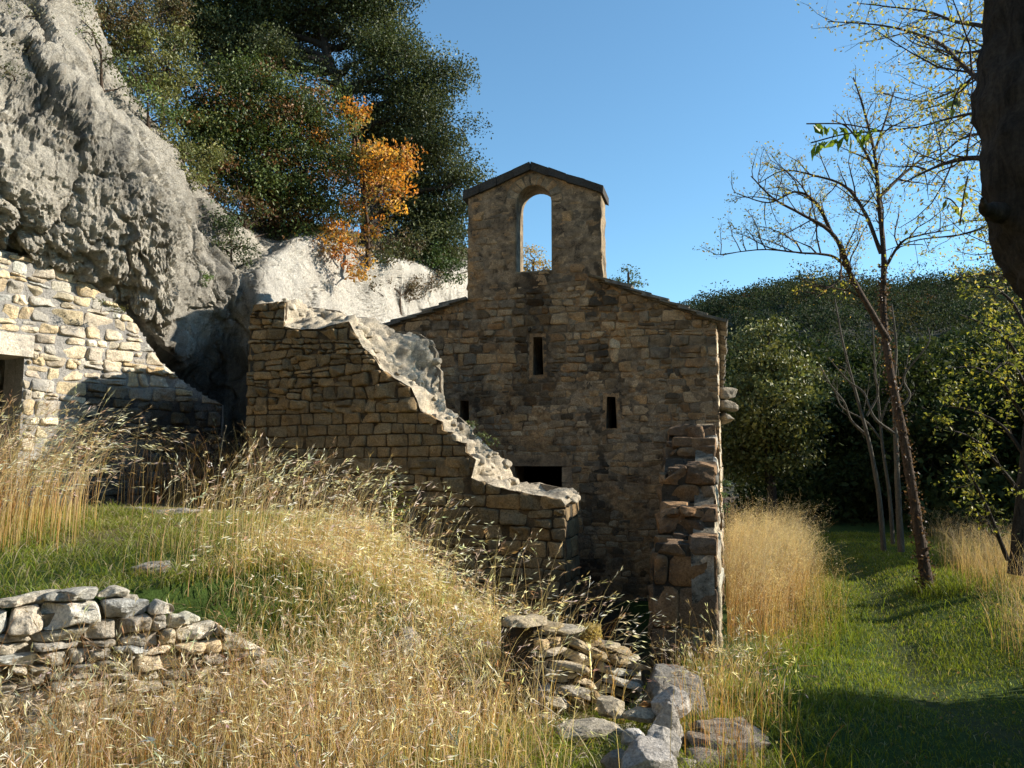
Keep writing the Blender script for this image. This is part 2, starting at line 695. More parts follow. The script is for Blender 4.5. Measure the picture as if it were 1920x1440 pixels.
# ------------------------------------------------------------------ plants
def leaves(mb, p, L, rg, cols, width=0.5, up=0.3, mat=0, axis=None):
    n = len(p)
    a = rg.normal(size=(n, 3)) if axis is None else axis + 0.5 * rg.normal(size=(n, 3))
    a[:, 2] -= 0.25
    a /= np.linalg.norm(a, axis=1, keepdims=True)
    nn = rg.normal(size=(n, 3))
    nn[:, 2] += up * 2
    b = np.cross(nn, a)
    b /= np.linalg.norm(b, axis=1, keepdims=True) + 1e-9
    nn = np.cross(a, b)
    L = (L * rg.uniform(0.6, 1.25, n))[:, None]
    W = L * width
    v = np.stack([p, p + a * L * 0.5 + b * W * 0.5 + nn * W * 0.12, p + a * L - nn * L * 0.1, p + a * L * 0.5 - b * W * 0.5 + nn * W * 0.12], 1)
    f = np.arange(n * 4).reshape(n, 4)
    mb.add(v.reshape(-1, 3), f, np.repeat(cols, 4, axis=0), mat)


def pick(cols, n, rg, spread=0.2):
    c = np.array(cols)[rg.integers(0, len(cols), n)]
    return np.clip(c * (1 + spread * rg.normal(size=(n, 1))), 0.002, 0.9)


def crown(mbl, mbt, blobs, rg, cols, per_m3=14, leaf=0.08, n_leaf=32, cl=0.3, shell=0.45, spread=0.25, trunk_pt=None, twig_r=0.008, up=0.3, width=0.5, cap=900):
    """Leaf clusters on twigs spread through a set of ellipsoids (centre, radii)."""
    for c, R in blobs:
        c, R = np.array(c), np.array(R)
        vol = 4.19 * R[0] * R[1] * R[2]
        n = int(min(cap, max(6, vol * per_m3)))
        d = rg.normal(size=(n, 3))
        d /= np.linalg.norm(d, axis=1, keepdims=True)
        r = rg.random(n) ** shell
        q = c + d * R * r[:, None] * (1 + 0.09 * rg.normal(size=(n, 1)))
        tone = pick(cols, n, rg, spread)
        if mbt is not None:
            for k in range(0, n, 3):
                m = c + (q[k] - c) * 0.5 + rg.normal(size=3) * 0.12 * R
                tube(mbt, [c + (m - c) * 0.15, m, q[k]], [twig_r * 2.2, twig_r * 1.4, twig_r * 0.5], 3)
        kk = rg.poisson(n_leaf, n) + 4
        idx = np.repeat(np.arange(n), kk)
        off = rg.normal(size=(len(idx), 3)).clip(-1.55, 1.55) * cl * np.array([1, 1, 0.5])
        leaves(mbl, q[idx] + off, leaf, rg, np.clip(tone[idx] * (1 + 0.13 * rg.normal(size=(len(idx), 1))), 0.002, 0.9), width, up)


def limb(mb, a, b, r0, r1, rg, bend=0.12, k=7, sides=6):
    a, b = np.array(a, float), np.array(b, float)
    L = np.linalg.norm(b - a)
    pts = [a]
    for i in range(1, 4):
        pts.append(a + (b - a) * i / 4 + rg.normal(size=3) * bend * L * 0.5 * np.array([1, 1, 0.6]))
    pts.append(b)
    s = spline(pts, k)
    tube(mb, s, np.linspace(r0, r1, len(s)), sides, rough=0.06, rg=rg)
    return s


def pix_blobs(lst, dz=0.8):
    """(px, py, radius px, depth[, squash]) to world ellipsoids."""
    out = []
    for b in lst:
        px, py, r, d = b[:4]
        R = r / FPX * d
        out.append((P(px, py, d), (R, R * dz, R * (b[4] if len(b) > 4 else 0.85))))
    return out


def make_tree(name, label, cat, base, trunk, r0, blobs, cols, rg, bark, leafm, group=None, limb_r=0.05, crown_name="crown", loc=None, **kw):
    root = thing(name, base if loc is None else loc, label, cat, group)
    mt, ml = MB(), MB()
    tk = spline(trunk, 8)
    tube(mt, tk, np.linspace(r0, r0 * 0.3, len(tk)) * (1 + 0.5 * np.exp(-np.arange(len(tk)) / 2.5)), 9, rough=0.07, rg=rg)
    for c, R in blobs:
        c = np.array(c)
        dd = np.linalg.norm(tk - c, axis=1) + 0.7 * np.abs(tk[:, 2] - (c[2] - 0.6 * np.linalg.norm(tk[:, :2] - c[:2], axis=1)))
        i = int(np.argmin(dd))
        limb(mt, tk[i], c, min(limb_r, r0 * 0.5), limb_r * 0.3, rg)
    crown(ml, mt, blobs, rg, cols, **kw)
    mt.build("trunk", bark, root)
    ml.build(crown_name, leafm, root, shade=False)
    return root


def twigs(mb, sites, pts, r, rg, length, levels, sp=0.25, up=0.35, spread=0.8, sides=4, start=0.15):
    """Side branches along a limb, recursively; tips are collected as leaf sites."""
    pts = np.asarray(pts)
    seg = np.linalg.norm(np.diff(pts, axis=0), axis=1)
    cum = np.concatenate([[0], np.cumsum(seg)])
    L = cum[-1]
    n = max(2, int(L * (1 - start) / sp))
    for k in range(n):
        s = L * (start + (1 - start) * (k + rg.uniform(0, 0.9)) / n)
        i = min(len(pts) - 2, int(np.searchsorted(cum, s)) - 1)
        i = max(i, 0)
        p = pts[i] + (pts[i + 1] - pts[i]) * (s - cum[i]) / (seg[i] + 1e-9)
        tg = (pts[i + 1] - pts[i]) / (seg[i] + 1e-9)
        d = tg * 0.7 + rg.normal(size=3) * spread * 0.6
        d[2] += up * rg.uniform(0, 1)
        d /= np.linalg.norm(d)
        ln = length * rg.uniform(0.4, 1.1) * (1.1 - 0.6 * s / L)
        q = [p]
        for j in range(4):
            d = d + rg.normal(size=3) * 0.22 + np.array([0, 0, 0.04])
            d /= np.linalg.norm(d)
            q.append(q[-1] + d * ln / 4)
        rr = r * (1 - 0.6 * s / L) * 0.5
        tube(mb, q, np.linspace(rr, rr * 0.35, 5), sides if levels > 1 else 3)
        if levels > 1:
            twigs(mb, sites, q, rr, rg, ln * 0.5, levels - 1, sp * 0.55, up, spread, 3, 0.2)
        else:
            sites.extend(q[2:])


# ------------------------------------------------------------------ grass
def blades(mb, base, h, lean, rg, w, c0, c1, seg=4, curve=2.0, az=None, azs=None, mat=0):
    """Tapering ribbons that bend over; returns tip positions and tangents."""
    n = len(base)
    if az is None:
        az = rg.uniform(0, 6.283, n)
    dr = np.stack([np.cos(az), np.sin(az), np.zeros(n)], 1)
    t = np.linspace(0, 1, seg + 1)
    up = (t[None] - 0.42 * lean[:, None] * t[None] ** 3) * h[:, None]
    out = (lean * h)[:, None] * t[None] ** curve * 0.8
    p = base[:, None] + dr[:, None] * out[..., None] + np.array([0, 0, 1.0]) * up[..., None]
    ph = rg.uniform(0, 6.283, n)
    wd = np.stack([np.cos(ph), np.sin(ph), np.zeros(n)], 1)
    ww = (np.asarray(w) * np.ones(n))[:, None] * (1 - 0.8 * t[None] ** 1.4) * 0.5
    v = np.stack([p - wd[:, None] * ww[..., None], p + wd[:, None] * ww[..., None]], 2)
    k = np.arange(n)[:, None] * (2 * (seg + 1)) + np.arange(seg)[None] * 2
    f = np.stack([k, k + 1, k + 3, k + 2], -1).reshape(-1, 4)
    c0, c1 = np.broadcast_to(c0, (n, 3)), np.broadcast_to(c1, (n, 3))
    c = c0[:, None] + (c1 - c0)[:, None] * t[None, :, None]
    mb.add(v.reshape(-1, 3), f, np.repeat(c.reshape(-1, 3), 2, axis=0), mat)
    return p


def spikelets(mb, p, rg, k, length, width, c, span=0.25, droop=0.5, fan=0.5):
    """Seed heads: slim lozenges along the last part of each stem p (n, seg+1, 3)."""
    n = len(p)
    tip, prev = p[:, -1], p[:, -2]
    tg = tip - prev
    L = np.linalg.norm(tg, axis=1, keepdims=True) + 1e-9
    tg = tg / L
    for j in range(k):
        s = rg.uniform(0, 1, (n, 1))
        a = tip - tg * s * np.minimum(L, span)
        d = tg * 1.0 + rg.normal(size=(n, 3)) * fan
        d[:, 2] -= droop * rg.uniform(0, 1, n)
        d /= np.linalg.norm(d, axis=1, keepdims=True)
        b = np.cross(d, rg.normal(size=(n, 3)))
        b /= np.linalg.norm(b, axis=1, keepdims=True) + 1e-9
        l = length * rg.uniform(0.6, 1.2, (n, 1))
        w = width * rg.uniform(0.7, 1.2, (n, 1))
        a = a + d * l * 0.25
        v = np.stack([a, a + d * l * 0.45 + b * w * 0.5, a + d * l, a + d * l * 0.45 - b * w * 0.5], 1)
        cc = np.clip(np.broadcast_to(c, (n, 3)) * (1 + 0.15 * rg.normal(size=(n, 1))), 0, 0.9)
        mb.add(v.reshape(-1, 3), np.arange(4 * n).reshape(n, 4), np.repeat(cc, 4, axis=0))


def fluff(mb, p, rg, k, c, length=0.25, radius=0.07, sz=0.009):
    """Loose airy panicles round the stem tips, with hair-thin branches."""
    n = len(p)
    tip, prev = p[:, -1], p[:, -2]
    tg = tip - prev
    tg /= np.linalg.norm(tg, axis=1, keepdims=True) + 1e-9
    for j in range(k):
        s = rg.uniform(0, 1, (n, 1))
        o = rg.normal(size=(n, 3)) * radius * (1 - s * 0.6)
        root = tip - tg * (s * length + 0.02)
        a = root + o + tg * 0.05
        cc = np.clip(np.broadcast_to(c, (n, 3)) * (1 + 0.2 * rg.normal(size=(n, 1))), 0, 0.9)
        d = rg.normal(size=(n, 3))
        d[:, 2] -= 0.3
        d /= np.linalg.norm(d, axis=1, keepdims=True)
        b = np.cross(d, rg.normal(size=(n, 3)))
        b /= np.linalg.norm(b, axis=1, keepdims=True) + 1e-9
        v = np.stack([a, a + d * sz * 0.5 + b * sz * 0.2, a + d * sz, a + d * sz * 0.5 - b * sz * 0.2], 1)
        mb.add(v.reshape(-1, 3), np.arange(4 * n).reshape(n, 4), np.repeat(cc, 4, axis=0))
        if j % 3 == 0:
            e = np.cross(a - root, np.array([0.3, 1, 0.2]))
            e = e / (np.linalg.norm(e, axis=1, keepdims=True) + 1e-9) * 0.0007
            v = np.stack([root - e, root + e, a + e * 0.6, a - e * 0.6], 1)
            mb.add(v.reshape(-1, 3), np.arange(4 * n).reshape(n, 4), np.repeat(cc * 0.8, 4, axis=0))
# ------------------------------------------------------------------ ground
YF_X = [-9.0, -4.5, -0.8, 0.2, 0.95, 1.0, 30]
YF_Y = [0.2, 3.3, 5.85, 5.55, 5.95, 9.0, 40]
XR_Y = [-50, 5.3, 6.0, 7.0, 8.0, 9.0, 10.0, 12.0, 60]
XR_X = [1.0, 1.0, 0.8, -0.1, -0.95, -1.7, -2.3, -2.7, -2.7]
TRAIL = [P(1950, 1400, 5.0), P(1740, 1290, 6.6), P(1690, 1200, 9.0), P(1640, 1130, 12.0), P(1585, 1085, 15.5), P(1560, 1050, 19.0), P(1520, 1030, 24)]
TR_Y = [t[1] for t in TRAIL]
TR_X = [t[0] for t in TRAIL]


def ground_z(x, y):
    x, y = np.asarray(x, float), np.asarray(y, float)
    p = np.stack([x, y], -1)
    z = -0.04 - 0.2 * smooth((y - 4) / 5) + 0.035 * sines(p, 5, 0.9, 3) + 0.02 * sines(p, 6, 3.0, 2)
    z = z + 0.28 * smooth((x - 3.2 - 0.1 * y) / 2.2) * smooth((y - 3) / 4)
    z = z - 0.05 * np.exp(-((x - np.interp(y, TR_Y, TR_X)) / 0.28) ** 2)
    # hollow in front of the chapel door
    dip = smooth((x + 1.2) / 0.8) * smooth((1.75 - x) / 0.4) * smooth((y - 6.0) / 0.6) * smooth((12 - y) / 0.5)
    z = z - 0.28 * dip
    # terrace on the left
    yf = np.interp(x, YF_X, YF_Y)
    wide = smooth((x + 2.15) / 0.6) * smooth((0.35 - x) / 0.3)
    w = 0.1 + 0.9 * wide
    front = smooth((y - yf - 0.12 + 0.55 * wide) / w)
    xr = np.interp(y, XR_Y, XR_X)
    right = smooth((xr - x) / 0.6 + 0.5)
    T = 0.93 + 0.26 * smooth((y - 5) / 4.5) - 0.74 * smooth((x + 2.0) / 2.4) + 0.03 * sines(p, 8, 1.7, 3)
    m = front * right
    return z * (1 - m) + T * m


def terrace_mask(x, y):
    yf = np.interp(x, YF_X, YF_Y)
    xr = np.interp(y, XR_Y, XR_X)
    return smooth((y - yf) / 0.4) * smooth((xr - x) / 0.6 + 0.5)


def bank_x(y):
    return np.interp(y, [2, 4.5, 6, 8, 9.2, 11, 14, 18, 24], [1.1, 1.45, 1.75, 2.6, 3.5, 4.2, 5.2, 6.6, 8.8])


def axis_grid(lo, hi, step, far):
    a = np.arange(lo, hi + 1e-6, step)
    g = [step]
    r, l = [hi], [lo]
    s = step
    while r[-1] < far:
        s *= 1.22
        r.append(r[-1] + s)
        l.append(l[-1] - s)
    return np.concatenate([np.array(l[:0:-1]), a, np.array(r[1:])])


gx = axis_grid(-7, 9, 0.085, 450)
gy = axis_grid(1.5, 19, 0.085, 450)
X, Y = np.meshgrid(gx, gy, indexing='ij')
Z = ground_z(X, Y)
Z = np.where(Y > 45, Z - 3 * smooth((Y - 45) / 60), Z)
p2 = np.stack([X, Y], -1)
g_green = np.array([0.045, 0.075, 0.016])
g_dry = np.array([0.20, 0.155, 0.085])
g_soil = np.array([0.085, 0.062, 0.042])
tm = terrace_mask(X, Y)
fm = smooth((np.interp(X, YF_X, YF_Y) + 0.2 - Y) / 0.3) * smooth((1.6 - X) / 0.5) * smooth((Y - 1) / 1)
nz = sines(p2, 3, 2.4, 4)
dry = np.clip(tm * smooth((Y - 5.6 + X * 0.2) / 1.0) * 0.9 + fm * (0.55 + 0.3 * nz), 0, 1)[..., None]
col = g_green * (1 - dry) + g_dry * dry
tr = np.exp(-((X - np.interp(Y, TR_Y, TR_X)) / 0.22) ** 2) * (0.6 + 0.4 * nz)
dk = smooth((X + 1.2) / 0.8) * smooth((1.75 - X) / 0.4) * smooth((Y - 6.0) / 0.6) * smooth((13 - Y) / 0.5)
so = np.clip(np.maximum(np.maximum(tr * 0.45, dk), smooth((Y - 22) / 8)), 0, 1)[..., None]
col = col * (1 - so) + g_soil * so
t = NT("turf_and_soil")
v = t.pos()
n1, n2 = t.noise(v, 12, 7, 0.65), t.noise(v, 90, 4, 0.7)
c = t.mix(1.0, t.tint(), t.gr(n1, 0.25, 0.75, 0.6, 1.35), 'MULTIPLY')
c = t.mix(1.0, c, t.gr(n2, 0.25, 0.75, 0.6, 1.4), 'MULTIPLY')
M_GROUND = t.done(c, t.bump(n2, 0.8, 0.02, t.bump(n1, 0.8, 0.05)), 0.95, 0.1)
mb = MB()
mb.add(np.stack([X, Y, Z], -1).reshape(-1, 3), grid_faces(len(gx), len(gy)), col.reshape(-1, 3))
tag(mb.build("ground", M_GROUND), kind="structure")

# ------------------------------------------------------------------ rock cliff
def up(p, dx, dy, dz):
    return np.array(p) + np.array([dx, dy, dz])


CL = [
    [(-420, 1050, 8.6), (-420, 480, 8.8), (-420, 430, 7.9), (-420, 250, 7.5), (-400, 20, 7.8), (-380, -190, 8.8), (-330, -330, 11)],
    [(-180, 1010, 9.4), (-180, 490, 9.6), (-180, 452, 8.45), (-180, 290, 8.1), (-160, 60, 8.4), (-110, -110, 9.5), (-60, -220, 11.5)],
    [(0, 980, 10.2), (0, 505, 10.6), (0, 474, 9.5), (0, 345, 8.9), (0, 170, 9.0), (60, 8, 9.9), (110, -70, 11.8)],
    [(120, 960, 10.9), (125, 545, 11.0), (128, 508, 10.15), (140, 400, 9.7), (130, 210, 9.6), (112, 30, 10.4), (150, -20, 12.3)],
    [(230, 950, 11.5), (225, 600, 11.5), (232, 568, 10.75), (262, 400, 10.25), (230, 275, 10.2), (186, 160, 11.0), (205, 125, 12.8)],
    [(320, 930, 12.0), (315, 700, 12.0), (316, 655, 11.3), (340, 470, 10.85), (312, 360, 10.9), (274, 285, 11.4), (296, 255, 13.2)],
    [(362, 930, 12.8), (362, 730, 12.7), (362, 640, 12.0), (362, 480, 11.7), (356, 420, 11.8), (336, 372, 12.0), (362, 350, 13.8)],
    [(392, 930, 12.9), (392, 720, 12.8), (398, 620, 12.5), (410, 530, 12.2), (408, 480, 12.4), (402, 440, 12.8), (440, 410, 14.5)],
    [(440, 920, 12.9), (440, 720, 12.8), (442, 610, 12.75), (446, 545, 12.7), (444, 510, 12.9), (440, 488, 13.4), (500, 440, 15.2)],
    [(484, 900, 12.8), (486, 740, 12.7), (489, 620, 12.65), (492, 560, 12.6), (494, 515, 12.75), (505, 480, 13.4), (560, 430, 15.6)],
    [(540, 890, 13.7), (542, 740, 13.7), (546, 620, 13.6), (552, 560, 13.6), (556, 525, 13.8), (572, 492, 14.4), (630, 450, 16.5)],
    [(620, 880, 15.4), (622, 740, 15.3), (626, 640, 15.2), (632, 590, 15.2), (640, 552, 15.5), (660, 522, 16.2), (720, 475, 18.4)],
    [(740, 875, 18.4), (742, 760, 18.4), (746, 660, 18.3), (752, 620, 18.4), (762, 585, 18.8), (778, 556, 19.6), (830, 500, 22)],
    [(800, 870, 21), (802, 760, 21), (806, 660, 21), (812, 620, 21), (822, 570, 21.4), (832, 530, 22), (880, 490, 24.5)],
    [(860, 870, 25), (862, 760, 25), (866, 660, 25), (872, 610, 25), (880, 550, 25.4), (890, 515, 26), (930, 480, 29)],
    [(930, 870, 32), (932, 760, 32), (936, 670, 32), (942, 630, 32), (950, 590, 32.5), (960, 560, 33), (1000, 530, 36)],
    [(1010, 870, 45), (1012, 760, 45), (1016, 680, 45), (1022, 650, 45), (1030, 620, 45.5), (1040, 600, 46), (1070, 575, 50)],
]
ctrl = []
for colp in CL:
    w = [P(*q) for q in colp]
    w.append(up(w[-1], -4.0, 2.2, 1.3))
    w.append(up(w[-1], -9.0, 5.0, 2.2))
    w.append(up(w[-1], -30.0, 14.0, 4.0))
    ctrl.append(w)
for xx, yy, zt in ((-9.2, 2.0, 7.2), (-10.2, -4.0, 8.0), (-10.5, -11.0, 8.5), (-9.0, -19.0, 9.0)):   # cliff carried on unseen behind the viewpoint, added to bounce warm light
    w = [(xx - 0.4, yy, -0.5), (xx - 0.4, yy, 2.6), (xx + 0.2, yy, 3.4), (xx + 0.5, yy, 4.4), (xx, yy, 6.0), (xx - 0.8, yy, zt), (xx - 2.8, yy, zt + 1.4)]
    w = [np.array(q, float) for q in w]
    w.append(up(w[-1], -4.0, 0.5, 1.3))
    w.append(up(w[-1], -9.0, 1.0, 2.2))
    w.append(up(w[-1], -30.0, 3.0, 4.0))
    ctrl.insert(0, w)
NPRE = 4
ctrl = np.array(ctrl)
MC, MR = 42, 34
fine = spline(ctrl, MC)
rows = spline(np.swapaxes(fine, 0, 1), MR)
G = np.swapaxes(rows, 0, 1)
nrm = vnormals(G)
if (nrm[260, 90] @ (EYE - G[260, 90])) < 0:
    nrm = -nrm
amp = np.ones(G.shape[:2])
rr = np.arange(G.shape[1]) / MR
amp *= np.interp(rr, [0, 1, 2, 4, 5, 6, 7], [0.6, 0.7, 1, 1, 0.85, 0.45, 0.25])[None]
cc = np.arange(G.shape[0]) / MC - NPRE
amp *= np.interp(cc, [0, 8, 9, 10, 12, 16], [1, 0.8, 0.5, 0.32, 0.4, 0.5])[:, None]
NR = int(7.2 * MR)
C0 = int(3.4 * MC)
GG = G[C0:, :NR]
dsp = np.zeros(G.shape[:2])


def blocks(Q, f, sc, seed):
    """Fractured rock: Voronoi cells, each a slightly tilted facet, with the gaps between them."""
    pts = (Q * np.array(sc) * f).reshape(-1, 3) + seed
    step, gap = np.empty(len(pts)), np.empty(len(pts))
    for i, q in enumerate(pts):
        d, c = noise.voronoi(Vector(q))
        a = c[0]
        hx = math.sin(a.x * 12.9 + a.y * 78.2 + a.z * 37.7) * 43758.5
        h1 = hx - math.floor(hx)
        h2 = (hx * 7.31) % 1.0
        h3 = (hx * 3.77) % 1.0
        r = q - np.array(a)
        step[i] = (h1 - 0.5) + 1.1 * (r[0] * (h2 - 0.5) + r[1] * (h3 - 0.5) + r[2] * (h1 - 0.4))
        gap[i] = d[1] - d[0]
    return step.reshape(Q.shape[:2]), gap.reshape(Q.shape[:2])


warp = np.stack([rock_noise(GG, 1.9, 5, k * 9.1, False) for k in (1, 2, 3)], -1)
big = rock_noise(GG, 0.62, 4, 3.1, False)
fin = rock_noise(GG, 8.0, 7, 5.5, False)
s1, g1 = blocks(GG + warp * 0.16, 1.15, (1, 1, 0.6), 3.3)
s2, g2 = blocks(GG + warp * 0.10, 3.4, (1, 1, 0.75), 9.7)
s3, g3 = blocks(GG + warp * 0.05, 8.5, (1, 1, 0.9), 17.1)
rgh = 0.25 + 1.05 * smooth((rock_noise(GG, 0.55, 2, 44.0, False) + 0.35) / 0.8)
d_ = 0.26 * big + 0.15 * s1 + (0.055 * s2 + 0.028 * s3 + 0.065 * fin) * rgh
d_ = d_ - 0.10 * np.exp(-(g1 / 0.045) ** 2) - 0.04 * np.exp(-(g2 / 0.06) ** 2)
dsp[C0:, :NR] = d_ * np.interp(rr[:NR], [0, 6.5, 7.2], [1, 1, 0])
G = G + nrm * (amp * dsp)[..., None]
tone = np.ones(G.shape[:2] + (3,))
white = np.interp(cc, [0, 8.7, 9.3, 16], [0, 0, 1, 1])[:, None] * np.ones_like(amp)
tone = tone * (1 + white[..., None] * np.array([0.24, 0.26, 0.31]))
tone = tone * (1 - 0.68 * (smooth((2.1 - rr) / 0.7)[None] * smooth((cc - 4.4) / 0.6)[:, None] * smooth((9.2 - cc) / 0.3)[:, None]))[..., None]   # shade of the corner painted into the cliff's foot
soil = smooth((rr - 5.7) / 0.7)[None, :, None]
tone = tone * (1 - soil) + soil * np.array([0.35, 0.26, 0.15])
mb = MB()
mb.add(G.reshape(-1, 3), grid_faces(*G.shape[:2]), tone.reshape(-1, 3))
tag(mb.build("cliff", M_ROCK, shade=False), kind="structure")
CLIFF = G

# unseen hillside added behind the viewpoint to block blue sky light
bx_, by_ = np.meshgrid(np.linspace(-60, 90, 60), np.linspace(-90, -7, 50), indexing='ij')
bz_ = -0.6 + 26 * smooth((-9 - by_) / 55) + 1.0 * sines(np.stack([bx_, by_], -1), 41, 0.2, 3)
mb = MB()
mb.add(np.stack([bx_, by_, bz_], -1).reshape(-1, 3), grid_faces(60, 50), (0.17, 0.125, 0.06))
tag(mb.build("hillside", M_GROUND), kind="structure")

# ------------------------------------------------------------------ planes of the ruins
ax = ray(1352, 880)
AX = np.array([ax[0], ax[1], 0.0]) / math.hypot(ax[0], ax[1])
TX = np.array([AX[1], -AX[0], 0.0])
FAC = Plane(P(1350, 880, 11.5), TX)          # chapel front, u = 0 at its right corner
RUN = Plane(P(1058, 930, 9.35), TX)          # front of the broken wall
RUNB = Plane(P(1058, 930, 9.35) + 0.92 * AX, TX)
BUT = Plane(P(1347, 1150, 8.0), TX)          # front of the wall stub

C_FAC = [(0.39, 0.259, 0.138), (0.32, 0.222, 0.128), (0.434, 0.269, 0.129), (0.234, 0.171, 0.107), (0.493, 0.333, 0.182), (0.37, 0.22, 0.106)]
C_RUN = [(0.238, 0.161, 0.082), (0.213, 0.148, 0.078), (0.254, 0.172, 0.086), (0.193, 0.138, 0.075), (0.275, 0.184, 0.092)]
C_PAL = [(0.56, 0.48, 0.35), (0.60, 0.51, 0.37), (0.52, 0.43, 0.29), (0.47, 0.41, 0.32), (0.61, 0.53, 0.40), (0.55, 0.44, 0.27), (0.42, 0.38, 0.31)]
C_DRY = [(0.60, 0.54, 0.43), (0.66, 0.60, 0.48), (0.54, 0.48, 0.38), (0.62, 0.52, 0.36), (0.48, 0.44, 0.37)]
C_BUT = [(0.24, 0.145, 0.075), (0.205, 0.128, 0.07), (0.265, 0.16, 0.08), (0.18, 0.118, 0.07)]

# ------------------------------------------------------------------ chapel
rg = rng_(11)
base = FAC.pt(np.array(-2.7), np.array(-0.3), np.array(0.0))
chapel = thing("chapel", base, "roofed stone chapel with an open bell gable, slit windows and a dark doorway", "chapel")
TH, TG = 0.62, 0.46
u_l = FAC.uv(694, 620)[0]
rdg, ear, eal = FAC.uv(1054, 503), FAC.uv(1350, 606), FAC.uv(694, 629)
VB = -0.6
tl, trr = FAC.uv(878, 400)[0], FAC.uv(1128, 420)[0]
tbl, tbr = FAC.uv(878, 561)[1], FAC.uv(1128, 530)[1]
body = [(u_l, VB), (0.0, VB), (0.0, ear[1]), (trr, tbr), (tl, tbl), (u_l, eal[1])]
sl1 = FAC.uvs([(999, 704), (1019, 702), (1017, 632), (1000, 632)])
sl2 = FAC.uvs([(1136, 804), (1157, 803), (1154, 744), (1138, 744)])
sl3 = FAC.uvs([(862, 808), (880, 808), (879, 751), (863, 751)])
dr_ = FAC.uvs([(965, 875), (1054, 874)])
door = [(dr_[0][0], VB + 0.02), (dr_[1][0], VB + 0.02), (dr_[1][0], dr_[1][1]), (dr_[0][0], dr_[1][1])]
tl, trr = FAC.uv(878, 400)[0], FAC.uv(1128, 420)[0]
tbl, tbr = FAC.uv(878, 561)[1], FAC.uv(1128, 530)[1]
gl, ga, gr_ = FAC.uv(876, 374), FAC.uv(996, 318), FAC.uv(1127, 363)
gable = [(tl, tbl), (trr, tbr), (trr, gr_[1]), ga, (tl, gl[1])]
# bell arch opening
aL, aR = FAC.uv(968, 440)[0], FAC.uv(1034, 440)[0]
sill = FAC.uv(1000, 508)[1]
crownv = FAC.uv(1000, 346)[1]
ac, ar = (aL + aR) / 2, (aR - aL) / 2
spring = crownv - ar * 1.05
arch = [(aL, sill), (aR, sill)] + [(ac + ar * math.cos(a), spring + ar * 1.05 * math.sin(a)) for a in np.linspace(0, math.pi, 15)]
outl = rough_outline(body, 0.12, 0.008, rg)


def wash(q):
    """Dark run-off below the bell arch and the slit, as a factor on the wall's colour."""
    q = np.asarray(q, float)
    n = 0.5 * sines(q, 401, 5.0, 4) + 0.3 * sines(q, 402, 22.0, 3)
    a = np.exp(-((q[..., 0] - ac) / 0.36) ** 4) * smooth((sill + 0.1 - q[..., 1]) / 0.1) * smooth((q[..., 1] - 2.45) / 0.5)
    b = np.exp(-((q[..., 0] - sl1[0][0] - 0.05) / 0.20) ** 4) * smooth((sl1[0][1] + 0.2 - q[..., 1]) / 0.3) * smooth((q[..., 1] - sl1[0][1] + 0.55) / 0.25)
    c = smooth((n - 0.28) / 0.12)
    low = smooth((0.9 - q[..., 1]) / 1.4) * 0.35
    w = np.clip(np.clip(a + b, 0, 1) * (0.75 + 0.5 * n) * 0.72 + 0.6 * c + low, 0, 0.8)
    return 1 - w


def ochre(q):
    q = np.asarray(q, float)
    return smooth((0.5 * sines(q, 411, 2.2, 4) + 0.25 * sines(q, 412, 14.0, 3) - 0.05) / 0.35)


def fac_rare(c, k, rg):
    k = k * float(wash(c[None])[0])
    if rg.random() < 0.05:
        k = k * 0.6
    if c[0] > -1.1 and c[1] > 1.6:
        k = k * np.array([0.95, 0.97, 1.0])
    return k


def coat_col(q):
    o = ochre(q)[..., None]
    c = np.array([0.385, 0.27, 0.16]) * (1 - o) + np.array([0.47, 0.275, 0.125]) * o
    return c * wash(q)[..., None] * (1 + 0.12 * sines(q, 421, 40.0, 3))[..., None]


mb = MB()
slab(mb, FAC, outl, [sl1, sl2, sl3, door], -TH, 0.0, (0.31, 0.24, 0.155), 1)


def hole_pad(h, e):
    h = np.array(h)
    c = h.mean(0)
    return [tuple(q + np.sign(q - c) * e) for q in h]


HO = [hole_pad(sl1, 0.075), hole_pad(sl2, 0.075), hole_pad(sl3, 0.07), hole_pad(door, 0.13)]
qs = courses(u_l, 0, VB, ear[1] - 0.75, (0.085, 0.165), (0.08, 0.25), rg, 0.011, 0.007, 0.18, 0.02)
stones(mb, FAC, outl, HO, qs, 0.019, palette(C_FAC, 0.07, 0.03, fac_rare), rg, 0, 0.0, 0.008, 0.018, 0.04, 0.009, 0.7)
qs = courses(u_l, 0, ear[1] - 0.75, rdg[1] + 0.1, (0.09, 0.185), (0.08, 0.27), rg, 0.015, 0.010, 0.25, 0.02)
stones(mb, FAC, outl, HO, qs, 0.032, palette(C_FAC, 0.08, 0.03, fac_rare), rg, 0, 0.0, 0.012, 0.026, 0.06, 0.012, 0.8)
rough_h = lambda q, a, b: a + b * (0.5 * sines(q, 431, 6.0, 4) + 0.6 * sines(q, 432, 45.0, 3))
coat(mb, FAC, outl, [hole_pad(h, 0.01) for h in (sl1, sl2, sl3)] + [hole_pad(door, 0.03)], 0.017,
     lambda q: rough_h(q, 0.0085 - 0.006 * smooth((q[..., 1] - ear[1] + 0.9) / 0.5), 0.0115) - 0.006 * smooth((q[..., 0] + 1.4) / 1.2), coat_col, 1)
mb.build("facade", [M_FACADE, M_FMORTAR], chapel)

